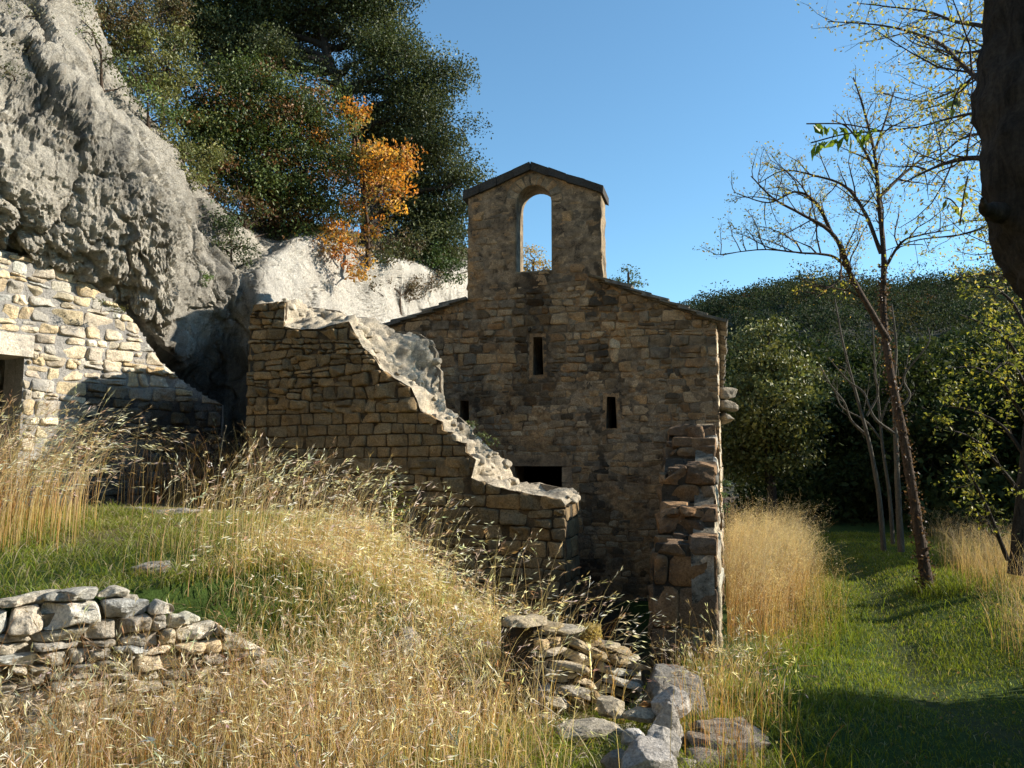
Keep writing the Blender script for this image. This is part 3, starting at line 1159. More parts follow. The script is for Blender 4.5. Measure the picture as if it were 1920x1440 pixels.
# bell gable
mb = MB()
go = rough_outline(gable, 0.10, 0.009, rg)
slab(mb, FAC, go, [arch], -TG, -0.0005, (0.33, 0.255, 0.16), 1)
ring = [(ac + (ar + 0.19) * math.cos(a), spring + (ar * 1.05 + 0.19) * math.sin(a)) for a in np.linspace(0, math.pi, 15)]
ring_h = [(aL - 0.02, sill - 0.02), (aR + 0.02, sill - 0.02), (aR + 0.02, spring)] + ring + [(aL - 0.02, spring)]
qs = courses(tl, trr, tbr - 0.4, ga[1], (0.09, 0.19), (0.12, 0.40), rg, 0.012, 0.02, 0.2, 0.02)
stones(mb, FAC, go, [ring_h], qs, 0.016, palette(C_FAC, 0.09, 0.035), rg, 0, -0.004, 0.008, 0.018, 0.04, 0.010, 0.7)
vs = []
for k in range(11):
    a0, a1 = math.pi * k / 11 + 0.02, math.pi * (k + 1) / 11 - 0.02
    pr = lambda a, r, e: (ac + r * math.cos(a), spring + (r + e) * math.sin(a))
    vs.append((np.array([pr(a1, ar, ar * 0.05), pr(a0, ar, ar * 0.05), pr(a0, ar + 0.18, 0.0), pr(a1, ar + 0.18, 0.0)]), rg.random()))
stones(mb, FAC, go, [arch], vs, 0.012, palette([C_FAC[0], C_FAC[4], C_FAC[1]], 0.08), rg, 0, -0.004, 0.01, 0.012, 0.01, 0.004)
seam = [(tl + 0.01, tbl - 0.12), (trr - 0.01, tbr - 0.12), (trr - 0.004, gr_[1]), ga, (tl + 0.004, gl[1])]
coat(mb, FAC, seam, [ring_h], 0.022, lambda q: rough_h(q, 0.010, 0.011), coat_col, 1)
bell = mb.build("bell_gable", [M_FACADE, M_FMORTAR], chapel)


def box_on(mb, pl, q, h0, h1, col, mat=0, jit=0.0, rg=None):
    """Extruded quad on a plane."""
    q = np.array(q, float)
    n = len(q)
    v = np.concatenate([pl.pt(q[:, 0], q[:, 1], np.full(n, h1)), pl.pt(q[:, 0], q[:, 1], np.full(n, h0))])
    if jit:
        v = v + rg.normal(size=v.shape) * jit
    i = np.arange(n)
    j = (i + 1) % n
    mb.add(v, np.stack([i, j, j + n, i + n], 1), col, mat)
    if n == 4:
        mb.add(v, np.array([[0, 1, 2, 3], [7, 6, 5, 4]]), col, mat)


# coping slabs on the gable
cp = FAC.uvs([(870, 377), (996, 320), (1133, 365)])
ct = FAC.uvs([(870, 361), (996, 306), (1133, 350)])
for side in (0, 1):
    mb = MB()
    n = 4
    for k in range(n):
        f0, f1 = k / n, (k + 1) / n - 0.006
        A = np.array(cp[side]) + (np.array(cp[side + 1]) - cp[side]) * f0
        B = np.array(cp[side]) + (np.array(cp[side + 1]) - cp[side]) * f1
        C = np.array(ct[side]) + (np.array(ct[side + 1]) - ct[side]) * f1
        D = np.array(ct[side]) + (np.array(ct[side + 1]) - ct[side]) * f0
        box_on(mb, FAC, [A, B, C, D], -TG - 0.10, 0.07 + rg.uniform(-0.008, 0.008), (0.06, 0.052, 0.042), 0, 0.004, rg)
    o = mb.build("coping", M_SLAB, chapel, shade=False)

# surrounds of slits and door: smooth dressed blocks a little proud
for nm, h, e in (("window", sl1, 0.075), ("window", sl2, 0.075), ("window", sl3, 0.07)):
    mb = MB()
    h = np.array(h)
    pdn = np.array(hole_pad(h, e - 0.02))
    for i, j in ((0, 1), (1, 2), (2, 3), (3, 0)):
        k = np.array([0.40, 0.24, 0.115]) * (1 + 0.08 * rg.normal())
        box_on(mb, FAC, [pdn[i], pdn[j], h[j], h[i]], -0.05, 0.003 + 0.002 * i, k, 0)
    mb.build(nm, M_FACADE, chapel, shade=False)
mb = MB()
dw, dh = door[0][0], door[2][1]
d1 = door[1][0]
box_on(mb, FAC, [(dw - 0.16, dh), (d1 + 0.16, dh), (d1 + 0.16, dh + 0.17), (dw - 0.16, dh + 0.17)], -0.1, 0.02, (0.44, 0.28, 0.15), 0, 0.002, rg)
for x0, x1 in ((dw - 0.15, dw), (d1, d1 + 0.15)):
    v0 = VB
    while v0 < dh - 0.02:
        v1 = min(dh - 0.004, v0 + rg.uniform(0.25, 0.42))
        box_on(mb, FAC, [(x0, v0), (x1, v0), (x1, v1 - 0.006), (x0, v1 - 0.006)], -0.1, 0.017, np.array([0.40, 0.255, 0.14]) * (1 + 0.08 * rg.normal()), 0, 0.002, rg)
        v0 = v1
mb.build("doorway", M_FACADE, chapel, shade=False)

# side and rear walls
LEN = 9.5
SID = Plane(FAC.pt(np.array(0.0), np.array(0.0), np.array(-0.003)), AX)
mb = MB()
so_ = rough_outline([(0.004, VB), (LEN, VB), (LEN, ear[1]), (0.004, ear[1])], 0.2, 0.003, rg)
slab(mb, SID, so_, [], -0.6, -0.003, (0.34, 0.29, 0.2), 1)
qs = courses(0, 3.0, VB, ear[1], (0.14, 0.24), (0.2, 0.5), rg, 0.014, 0.02, 0.1, 0.015)
stones(mb, SID, so_, [], qs, 0.02, palette(C_PAL[:3] + C_FAC[:2], 0.1), rg, 0, -0.003)
qs = courses(3.0, LEN, VB, ear[1], (0.2, 0.3), (0.3, 0.7), rg, 0.014, 0.02, 0.0, 0.015)
stones(mb, SID, so_, [], qs, 0.02, palette(C_PAL[:3] + C_FAC[:2], 0.1), rg, 0, -0.003)
mb.build("side_wall", [M_PALE, M_FMORTAR], chapel)
LSD = Plane(FAC.pt(np.array(u_l), np.array(0.0), np.array(-LEN)), -AX)
mb = MB()
lo_ = [(0.0, VB), (LEN - 0.004, VB), (LEN - 0.004, eal[1]), (0.0, eal[1])]
slab(mb, LSD, lo_, [], -0.5, -0.003, (0.27, 0.23, 0.17), 1)
qs = courses(0, LEN, VB, eal[1], (0.2, 0.3), (0.3, 0.7), rg, 0.014, 0.02, 0.0, 0.015)
stones(mb, LSD, lo_, [], qs, 0.02, palette(C_FAC, 0.1), rg, 0, -0.003)
mb.build("side_wall", [M_FACADE, M_FMORTAR], chapel)
mb = MB()
BAK = Plane(FAC.pt(np.array(0.0), np.array(0.0), np.array(-LEN)), TX)
bo = [(u_l + 0.003, VB), (-0.006, VB), (-0.006, ear[1]), rdg, (u_l + 0.003, eal[1])]
slab(mb, BAK, bo, [], -0.5, -0.003, (0.27, 0.23, 0.17), 0)
mb.build("rear_wall", [M_FMORTAR], chapel)

# roof of lapped stone slabs
mb = MB()
SC_ = np.array([0, 0, 1.0])
for side, (e_uv, ov) in enumerate((((0.0, ear[1]), 0.13), ((u_l, eal[1]), 0.13))):
    e = np.array(e_uv)
    r = np.array(rdg)
    dvec = (r - e) / np.linalg.norm(r - e)
    e = e - dvec * ov
    Ls = np.linalg.norm(r - e)
    nr = int(Ls / 0.27)
    for k in range(nr + 1):
        s0, s1 = k * Ls / nr, (k + 1.5) * Ls / nr
        mid_u = (e + dvec * (s0 + 0.1))[0]
        y = (TG + 0.01) if tl - 0.12 < mid_u < trr + 0.02 else -0.10 + rg.uniform(-0.03, 0.0)
        first = True
        while y < LEN + 0.05:
            w = rg.uniform(0.3, 0.6)
            y1 = min(y + w, LEN + 0.1)
            lift = 0.012 + rg.uniform(0, 0.012)
            thk = rg.uniform(0.035, 0.055)
            o0 = rg.uniform(-0.03, 0.02)
            nvec = np.array([-dvec[1], dvec[0]]) if side else np.array([dvec[1], -dvec[0]])
            if nvec[1] < 0:
                nvec = -nvec
            A = e + dvec * (s0 + o0) + nvec * (lift + 0.035)
            B = e + dvec * min(s1, Ls + 0.03) + nvec * 0.006
            q = [A, B, B + nvec * thk, A + nvec * thk]
            kcol = np.array([0.24, 0.21, 0.165]) * (1 + 0.18 * rg.normal())
            box_on(mb, FAC, q, -y1 + 0.008, -y, kcol, 0, 0.006, rg)
            y = y1
# under-layer that closes the roof
e1, e2 = np.array([0.05, ear[1] - 0.017]), np.array([u_l - 0.05, eal[1] - 0.017])
for a, b in ((e1, np.array(rdg)), (np.array(rdg), e2)):
    box_on(mb, FAC, [a + [0, 0.004], b + [0, 0.004], b + [0, 0.035], a + [0, 0.035]], -LEN - 0.02, -TG - 0.005, (0.2, 0.17, 0.13))
for a, ue in ((e1, trr + 0.003), (e2, tl - 0.003)):
    b = a + (np.array(rdg) - a) * (ue - a[0]) / (rdg[0] - a[0])
    box_on(mb, FAC, [a + [0, 0.004], b + [0, 0.004], b + [0, 0.035], a + [0, 0.035]], -TG - 0.004, 0.03, (0.2, 0.17, 0.13))
mb.build("roof", M_SLAB, chapel, shade=False)

# projecting broken springer stones on the flank
mb = MB()
for py, r in ((740, 0.30), (763, 0.26), (784, 0.21)):
    c = P(1353, py, 12.3)
    boulder(mb, c + np.array([0.02, 0, 0]), (r * 1.15, 0.5, 0.185), rg, np.array([0.27, 0.235, 0.18]), 10, 4, 0.25, 6.0)
mb.build("corbel", M_PALE, chapel)

# ------------------------------------------------------------------ broken porch wall on the left
pairs = [((469, 592), (548, 594)), ((475, 572), (555, 580)), ((535, 565), (572, 577)), ((534, 612), (600, 579)), ((560, 618), (640, 584)),
         ((600, 617), (655, 600)), ((655, 603), (705, 602)), ((672, 633), (745, 622)), ((682, 652), (790, 628)), ((702, 668), (808, 640)),
         ((714, 690), (821, 662)), ((735, 706), (817, 684)), ((772, 728), (829, 696)), ((790, 770), (829, 728)), ((828, 790), (833, 762)),
         ((830, 808), (862, 782)), ((847, 810), (882, 800)), ((848, 826), (888, 818)), ((873, 830), (905, 834)), ((874, 848), (928, 850)),
         ((893, 862), (945, 862)), ((884, 896), (958, 884)), ((930, 912), (966, 905)), ((985, 925), (1012, 906)), ((1052, 936), (1074, 919)), ((1060, 948), (1081, 930))]
ruin = thing("ruined_wall", RUN.pt(np.array(-1.9), np.array(0.0), np.array(-0.4)), "broken porch wall whose pale mortared top steps down from left to right", "ruined wall")
F2 = [RUN.uv(*a) for a, b in pairs]
B2 = [RUNB.uv(*b) for a, b in pairs]
VR = -0.7
uL = FAC and RUN.uv(457, 930)[0]
fo = [(uL - 0.02, VR), (RUN.uv(1058, 1000)[0], VR), F2[-1]] + F2[-2::-1]
rg = rng_(21)
fo_r = rough_outline(fo, 0.07, 0.008, rg)
mb = MB()
slab(mb, RUN, fo_r, [], -0.06, -0.012, (0.12, 0.08, 0.045), 1)
vA = RUN.uv(700, 770)[1]
vB_ = RUN.uv(700, 905)[1]
pal = palette(C_RUN, 0.11, 0.035)
qs = courses(uL, F2[-1][0] + 0.1, vA, F2[1][1] + 0.1, (0.075, 0.17), (0.08, 0.26), rg, 0.012, 0.014, 0.3, 0.03)
stones(mb, RUN, fo_r, [], qs, 0.05, pal, rg, 0, -0.01, 0.012, 0.026, 0.14, 0.014, 0.6)
qs = courses(uL, F2[-1][0] + 0.1, vB_ + 0.17, vA - 0.004, (0.125, 0.15), (0.11, 0.24), rg, 0.011, 0.004, 0.04, 0.012)
stones(mb, RUN, fo_r, [], qs, 0.034, pal, rg, 0, -0.01, 0.010, 0.014, 0.06, 0.006, 0.4)
qs = courses(uL, F2[-1][0] + 0.1, VR, vB_ + 0.165, (0.11, 0.21), (0.12, 0.36), rg, 0.013, 0.008, 0.2, 0.02)
stones(mb, RUN, fo_r, [], qs, 0.036, pal, rg, 0, -0.01, 0.011, 0.02, 0.08, 0.010, 0.8)
END = Plane(RUN.pt(np.array(F2[-1][0] - 0.005), np.array(0), np.array(-0.01)), AX)
eo = [(0.0, VR), (0.92, VR), (0.92, B2[-1][1] - 0.02), (0.5, F2[-1][1] - 0.02), (0, F2[-1][1] - 0.03)]
slab(mb, END, eo, [], -0.07, -0.012, (0.075, 0.06, 0.04), 1)
stones(mb, END, eo, [], courses(0, 0.95, VR, 2.2, (0.16, 0.27), (0.25, 0.5), rg, 0.016, 0.02, 0.0), 0.03, pal, rg, 0, -0.012)
LEF = Plane(RUN.pt(np.array(uL + 0.01), np.array(0), np.array(-0.92)), -AX)
eo = [(0.0, VR), (0.91, VR), (0.91, F2[1][1] - 0.05), (0, B2[1][1] - 0.05)]
slab(mb, LEF, eo, [], -0.07, -0.012, (0.075, 0.06, 0.04), 1)
stones(mb, LEF, eo, [], courses(0, 0.95, VR, F2[1][1], (0.16, 0.27), (0.25, 0.5), rg, 0.016, 0.02, 0.0), 0.03, pal, rg, 0, -0.012)
# side wall of the porch running back to the chapel
zr_ = F2[1][1]
RB = 2.42
SW = Plane(RUN.pt(np.array(uL + 0.012), np.array(0), np.array(-RB)), -AX)
eo = rough_outline([(0.0, VR), (RB - 0.93, VR), (RB - 0.93, zr_ - 0.02), (0.8, zr_ + 0.06), (0.3, zr_ - 0.05), (0, zr_ + 0.12)], 0.12, 0.012, rg)
slab(mb, SW, eo, [], -0.82, -0.012, (0.12, 0.095, 0.06), 1)
stones(mb, SW, eo, [], courses(0, RB - 0.9, VR, zr_ + 0.2, (0.16, 0.27), (0.2, 0.45), rg, 0.016, 0.02, 0.1), 0.03, pal, rg, 0, -0.012)
SW2 = Plane(RUN.pt(np.array(uL + 0.832), np.array(0), np.array(-0.95)), AX)
eo2 = [(0.0, VR), (RB - 0.95, VR), (RB - 0.95, zr_ + 0.08), (0, zr_ - 0.05)]
stones(mb, SW2, eo2, [], courses(0, RB - 0.93, VR, zr_ + 0.2, (0.14, 0.25), (0.18, 0.4), rg, 0.016, 0.02, 0.1), 0.03, pal, rg, 0, -0.012)
for k in range(26):
    q = RUN.pt(np.array(uL + rg.uniform(0.1, 0.75)), np.array(zr_ + rg.uniform(-0.04, 0.03)), np.array(-rg.uniform(1.0, RB - 0.1)))
    boulder(mb, q, (rg.uniform(0.2, 0.4), rg.uniform(0.18, 0.3), rg.uniform(0.12, 0.2)), rg, np.array(C_RUN[k % 5]) * 1.2, 7, 6, None, 4)
ob = [(B2[0][0], VR), (B2[-1][0], VR), B2[-1]] + B2[-2::-1]
slab(mb, RUNB, ob, [], 0.0, 0.05, (0.22, 0.18, 0.13), 0)
mb.build("masonry", [M_RUIN, M_JOINT], ruin)
A3 = np.array([RUN.pt(np.array(a[0]), np.array(a[1]), np.array(0.012)) for a in F2])
B3 = np.array([RUNB.pt(np.array(b[0]), np.array(b[1]), np.array(-0.03)) for b in B2])


def densify(A, m):
    out = []
    for i in range(len(A) - 1):
        for j in range(m):
            out.append(A[i] + (A[i + 1] - A[i]) * j / m)
    out.append(A[-1])
    return np.array(out)


A3, B3 = densify(A3, 7), densify(B3, 7)
tt = np.linspace(0, 1, 34)[None, :, None]
GC = A3[:, None] * (1 - tt) + B3[:, None] * tt
i_ = np.arange(len(A3)) / 7.0
dip = np.interp(i_, [3.5, 4.5, 6, 7.5, 9, 10.5, 12, 13.5, 14.5, 17, 19, 20, 21, 24, 25], [0, 0.02, 0.02, 0.12, 0.3, 0.34, 0.26, 0.12, 0.02, 0.02, 0.10, 0.10, 0.02, 0.0, 0])
prof = np.sin(math.pi * np.clip((tt[0, :, 0] - 0.12) / 0.80, 0, 1)) ** 1.3
GC[..., 2] -= dip[:, None] * prof[None]
edge = np.minimum(1, np.minimum(tt[..., 0], 1 - tt[..., 0]) * 7 + 0.12)
n_ = vnormals(GC)
nz1 = rock_noise(GC, 2.4, 5, 2.2, False)
nz2 = rock_noise(GC, 7.0, 4, 9.2, False)
nz3 = rock_noise(GC, 18.0, 3, 4.2, False)
GC = GC + n_ * (edge * (0.10 * nz1 + 0.06 * nz2 + 0.022 * nz3))[..., None]
rear = np.stack([GC[:, -1] + np.array([0, 0, -0.04]) + AX * 0.02, GC[:, -1] + np.array([0, 0, -0.3]) + AX * 0.01], 1)
GC = np.concatenate([GC, rear], 1)
mb = MB()
mb.add(GC.reshape(-1, 3), grid_faces(*GC.shape[:2]), (0.46, 0.39, 0.285))
for k in range(130):
    i, j = rg.integers(2, GC.shape[0] - 2), rg.integers(2, GC.shape[1] - 3)
    s = rg.uniform(0.07, 0.22)
    boulder(mb, GC[i, j] - np.array([0, 0, 0.24 * s]), (s, s * rg.uniform(0.6, 0.95), s * rg.uniform(0.5, 0.75)), rg, np.array([0.50, 0.43, 0.32]) * rg.uniform(0.7, 1.15), 5, 6, None, 4.5, rough=0.05)
mb.build("capping", M_CAP, ruin)

# ------------------------------------------------------------------ wall stub in front of the chapel's right corner
rg = rng_(31)
stub = thing("wall_stub", BUT.pt(np.array(-0.35), np.array(-0.3), np.array(-1.5)), "dark stepped stump of thick wall of big blocks at the chapel's right corner", "wall stump")
bw = -BUT.uv(1219, 1150)[0]
LST = 3.35
z1 = BUT.uv(1300, 1022)[1]


def stub_top(s):
    return np.interp(s, [0, 0.75, 0.9, 1.5, 1.6, 2.3, 2.45, 3.0, 3.1, 3.4], [z1, z1 + 0.05, z1 + 0.3, z1 + 0.42, z1 + 0.75, z1 + 0.95, z1 + 1.08, z1 + 1.2, z1 + 1.32, z1 + 1.42])


mb = MB()
fr = [(-bw - 0.03, -0.75), (0, -0.75), (0, z1), (-bw + 0.06, z1)]
slab(mb, BUT, rough_outline(fr, 0.15, 0.01, rg), [], -0.2, -0.02, (0.08, 0.062, 0.045), 1)
qs = courses(-bw, 0, -0.75, z1, (0.30, 0.46), (0.3, 0.72), rg, 0.014, 0.02, 0.0, 0.012)
stones(mb, BUT, fr, [], qs, 0.05, palette(C_BUT, 0.1), rg, 0, -0.02, 0.03, 0.05, 0.05, 0.016)
# rows of rubble stepping up and back
for s0, za, zb in ((0.8, z1 - 0.2, z1 + 0.32), (1.5, z1 + 0.1, z1 + 0.76), (2.35, z1 + 0.5, z1 + 1.1), (3.0, z1 + 0.9, z1 + 1.34)):
    pl = Plane(BUT.pt(np.array(0.0), np.array(0), np.array(-s0)), TX)
    wd = bw * (0.99 - 0.05 * s0)
    o_ = rough_outline([(-wd, za), (-0.01, za), (-0.01, zb), (-wd * 0.6, zb + 0.03), (-wd, zb - 0.14)], 0.12, 0.015, rg)
    slab(mb, pl, o_, [], -0.3, -0.02, (0.09, 0.07, 0.05), 1)
    stones(mb, pl, o_, [], courses(-wd, 0, za, zb + 0.1, (0.14, 0.26), (0.16, 0.42), rg, 0.02, 0.04, 0.1, 0.02), 0.06, palette(C_BUT + [(0.22, 0.18, 0.13)], 0.14), rg, 0, -0.02, 0.02, 0.05, 0.1, 0.016)
RS = Plane(BUT.pt(np.array(0.0), np.array(0), np.array(0.02)), AX)
ss = np.array([0.02, 0.75, 0.8, 1.5, 1.55, 2.35, 2.4, 3.0, 3.05, LST + 0.15])
ro = [(0.02, -0.75), (LST + 0.15, -0.75)] + [(a, float(stub_top(a)) - 0.03) for a in ss[::-1]]
slab(mb, RS, ro, [], -0.25, -0.03, (0.3, 0.25, 0.18), 1)
stones(mb, RS, ro, [], courses(0, LST + 0.2, -0.75, 2.6, (0.24, 0.4), (0.3, 0.7), rg, 0.014, 0.02, 0.0, 0.012), 0.045, palette(C_PAL[:4], 0.1), rg, 0, -0.03, 0.02, 0.04, 0.05, 0.014)
LS = Plane(BUT.pt(np.array(-bw), np.array(0), np.array(-LST)), -AX)
lo2 = [(0, -0.75), (LST - 0.02, -0.75)] + [(LST - a, float(stub_top(a)) - 0.12) for a in ss[:-1]] + [(0, float(stub_top(LST)) - 0.12)]
slab(mb, LS, lo2, [], -0.25, -0.03, (0.09, 0.07, 0.05), 1)
stones(mb, LS, lo2, [], courses(0, LST, -0.75, 2.6, (0.24, 0.4), (0.3, 0.7), rg, 0.014, 0.02, 0.0, 0.012), 0.045, palette(C_BUT, 0.1), rg, 0, -0.03, 0.02, 0.04, 0.05, 0.014)
mb.build("masonry", [M_BUTT, M_JOINT], stub)
LEVELS = [(0.0, 0.82, z1), (0.82, 1.52, z1 + 0.32), (1.52, 2.37, z1 + 0.76), (2.37, 3.02, z1 + 1.1), (3.02, LST + 0.12, z1 + 1.34)]
for s0, s1_, zt in LEVELS:
    mb = MB()
    y_ = s0
    while y_ < s1_ - 0.03:
        dpt = min(rg.uniform(0.22, 0.36), s1_ - y_)
        x_ = 0.0
        while x_ < bw - 0.06:
            wd_ = min(rg.uniform(0.2, 0.38), bw - x_)
            q = BUT.pt(np.array(-(x_ + wd_ / 2)), np.array(zt - 0.05 + rg.uniform(-0.03, 0.05) - 0.12 * smooth((x_ - 0.25) / 0.4)), np.array(-(y_ + dpt / 2)))
            boulder(mb, q, (wd_ * 1.04, dpt * 1.06, rg.uniform(0.13, 0.2)), rg, np.array(C_BUT[rg.integers(4)]) * rg.uniform(0.95, 1.35), 9, 2, -math.atan2(AX[0], AX[1]) + rg.normal() * 0.04, 16, rough=0.05)
            x_ += wd_
        y_ += dpt
    mb.build("top_course", M_BUTT, stub)

# ------------------------------------------------------------------ walled-up wall under the overhang
rg = rng_(41)
a0, a1 = P(0, 700, 9.5), P(350, 700, 11.5)
OVH = Plane(a0, (a1 - a0)[:2])
wallo = thing("stone_wall", OVH.pt(np.array(0.5), np.array(1.1), np.array(0.0)), "pale stone wall with a doorway, built up under the overhanging cliff", "stone wall")
top = OVH.uvs([(-180, 440), (-60, 455), (0, 470), (60, 484), (100, 500), (150, 520), (200, 556), (250, 600), (275, 640), (300, 680), (352, 722), (420, 760)])
ol = [(top[0][0], 0.6), (top[-1][0], 0.6)] + top[::-1]
dl, drx = OVH.uv(-70, 700)[0], OVH.uv(42, 760)[0]
dtop = OVH.uv(40, 668)[1]
dho = [(dl, 0.62), (drx, 0.62), (drx, dtop), (dl, dtop)]
lt0, lt1 = OVH.uv(62, 630), OVH.uv(62, 672)
lin = [(dl - 0.2, dtop), (lt0[0], dtop), (lt0[0], lt0[1]), (dl - 0.2, lt0[1])]
mb = MB()
ol_r = rough_outline(ol, 0.12, 0.012, rg)
slab(mb, OVH, ol_r, [dho], -0.55, -0.012, (0.27, 0.255, 0.23), 1)
u1 = top[-1][0]
vm = OVH.uv(100, 680)[1]
uD = OVH.uv(135, 760)[0]
vD = OVH.uv(250, 715)[1]


def niche_shade(q):  # shade of the niche, painted into stones and mortar at lower right
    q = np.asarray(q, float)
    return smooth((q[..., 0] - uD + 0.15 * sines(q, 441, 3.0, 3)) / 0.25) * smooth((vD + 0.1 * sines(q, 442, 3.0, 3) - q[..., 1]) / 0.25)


pal = palette(C_PAL, 0.12, 0.05, lambda c, k, rg: k * (1 - 0.82 * float(niche_shade(c[None])[0])))
lin_pad = [(dl - 0.3, dtop - 0.05), (lt0[0] + 0.015, dtop - 0.05), (lt0[0] + 0.015, lt0[1] + 0.01), (dl - 0.3, lt0[1] + 0.01)]
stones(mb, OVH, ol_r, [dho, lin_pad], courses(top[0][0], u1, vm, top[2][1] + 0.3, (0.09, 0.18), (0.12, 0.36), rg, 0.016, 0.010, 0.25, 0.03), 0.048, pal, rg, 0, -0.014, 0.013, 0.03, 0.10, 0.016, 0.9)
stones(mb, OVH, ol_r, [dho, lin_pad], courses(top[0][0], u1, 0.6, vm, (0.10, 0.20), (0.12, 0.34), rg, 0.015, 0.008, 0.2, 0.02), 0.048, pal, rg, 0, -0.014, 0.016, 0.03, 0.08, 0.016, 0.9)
coat(mb, OVH, ol_r, [dho], 0.05, lambda q: -0.006 + 0.004 * sines(q, 443, 9.0, 2), lambda q: np.array([0.27, 0.255, 0.23]) * (1 - 0.85 * niche_shade(q))[..., None], 1)
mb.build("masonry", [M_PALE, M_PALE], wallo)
mb = MB()
box_on(mb, OVH, lin, -0.5, 0.035, (0.58, 0.51, 0.40), 0, 0.004, rg)
mb.build("lintel", M_PALE, wallo, shade=False)

# ------------------------------------------------------------------ dry-stone terrace walls
rg = rng_(51)
DW = Plane((-0.8, 5.85), (0.823, 0.567))
dry = thing("dry_stone_wall", (-2.6, 4.6, 0.0), "low dry-stone terrace wall of big pale blocks behind the tall straw grass", "dry stone wall")
ttop = [(u, 0.97 + 0.04 * math.sin(u * 3.1) - 0.5 * max(0, u + 1.9)) for u in np.linspace(-5.2, -0.4, 24)]
ol = [(-5.2, -0.15), (-0.4, -0.15)] + ttop[::-1]
mb = MB()
slab(mb, DW, [(u, v - 0.12 if v > 0 else v) for u, v in ol], [], -0.30, -0.06, (0.20, 0.16, 0.10), 1)
qs = courses(-5.2, 0.5, -0.15, 1.0, (0.055, 0.12), (0.09, 0.28), rg, 0.012, 0.015, 0.25, 0.025, warp=lambda u, v: (u, v + 0.025 * math.sin(u * 1.7)))
stones(mb, DW, ol, [], qs, 0.10, palette(C_DRY, 0.12, 0.04), rg, 0, -0.06, 0.012, 0.018, 0.2, 0.016, 1.2)
mb.build("masonry", [M_DRY, M_JOINT], dry)
for k in range(9):
    u = -4.9 + k * 0.43 + rg.uniform(-0.1, 0.1)
    mb2 = MB()
    boulder(mb2, DW.pt(np.array(u), np.array(0.915 - 0.5 * max(0, u + 1.9)), np.array(-0.14)), (rg.uniform(0.14, 0.28), rg.uniform(0.14, 0.24), rg.uniform(0.06, 0.10)), rg, np.array(C_DRY[k % 5]), 9, 9, None, 4)
    mb2.build("cope_stone", M_DRY, dry)

rub = thing("rubble_wall", P(1140, 1300, 5.7), "short collapsing dry wall of thin ochre slabs beside the upright boulders", "rubble wall")
pA, pB = P(1020, 1250, 5.35), P(1212, 1250, 5.95)
RW = Plane(pA, (pB - pA)[:2])
uB = RW.uv(1212, 1300)[0]
rt = RW.uvs([(1010, 1172), (1060, 1184), (1110, 1200), (1150, 1220), (1190, 1240), (1212, 1252)])
ol = [(rt[0][0], -0.2), (uB, -0.2)] + rt[::-1]
mb = MB()
slab(mb, RW, ol, [], -0.4, -0.05, (0.07, 0.055, 0.035), 1)
qs = courses(rt[0][0] - 0.2, uB + 0.2, -0.3, 1.1, (0.05, 0.10), (0.12, 0.34), rg, 0.014, 0.02, 0.1, 0.01, warp=lambda u, v: (u, v - 0.30 * max(0, u - 0.05) + 0.03 * math.sin(u * 7)))
C_RUB = [(0.50, 0.41, 0.27), (0.46, 0.36, 0.21), (0.53, 0.46, 0.34), (0.48, 0.44, 0.36), (0.5, 0.38, 0.22)]
stones(mb, RW, ol, [], qs, 0.09, palette(C_RUB, 0.1, 0.05), rg, 0, -0.05, 0.010, 0.018, 0.3, 0.014, 1.5)
mb.build("masonry", [M_DRY, M_JOINT], rub)
for k in range(8):
    mb2 = MB()
    f = k / 7
    pu = rt[0][0] + (uB - 0.1 - rt[0][0]) * f
    vtop = np.interp(pu, [q[0] for q in rt], [q[1] for q in rt])
    boulder(mb2, RW.pt(np.array(pu), np.array(vtop), np.array(-0.12)), (rg.uniform(0.22, 0.36), rg.uniform(0.2, 0.3), rg.uniform(0.05, 0.09)), rg, np.array(C_RUB[k % 5]) * 0.95, 9, 7, 0.6, 5)
    mb2.build("cope_stone", M_DRY, rub)

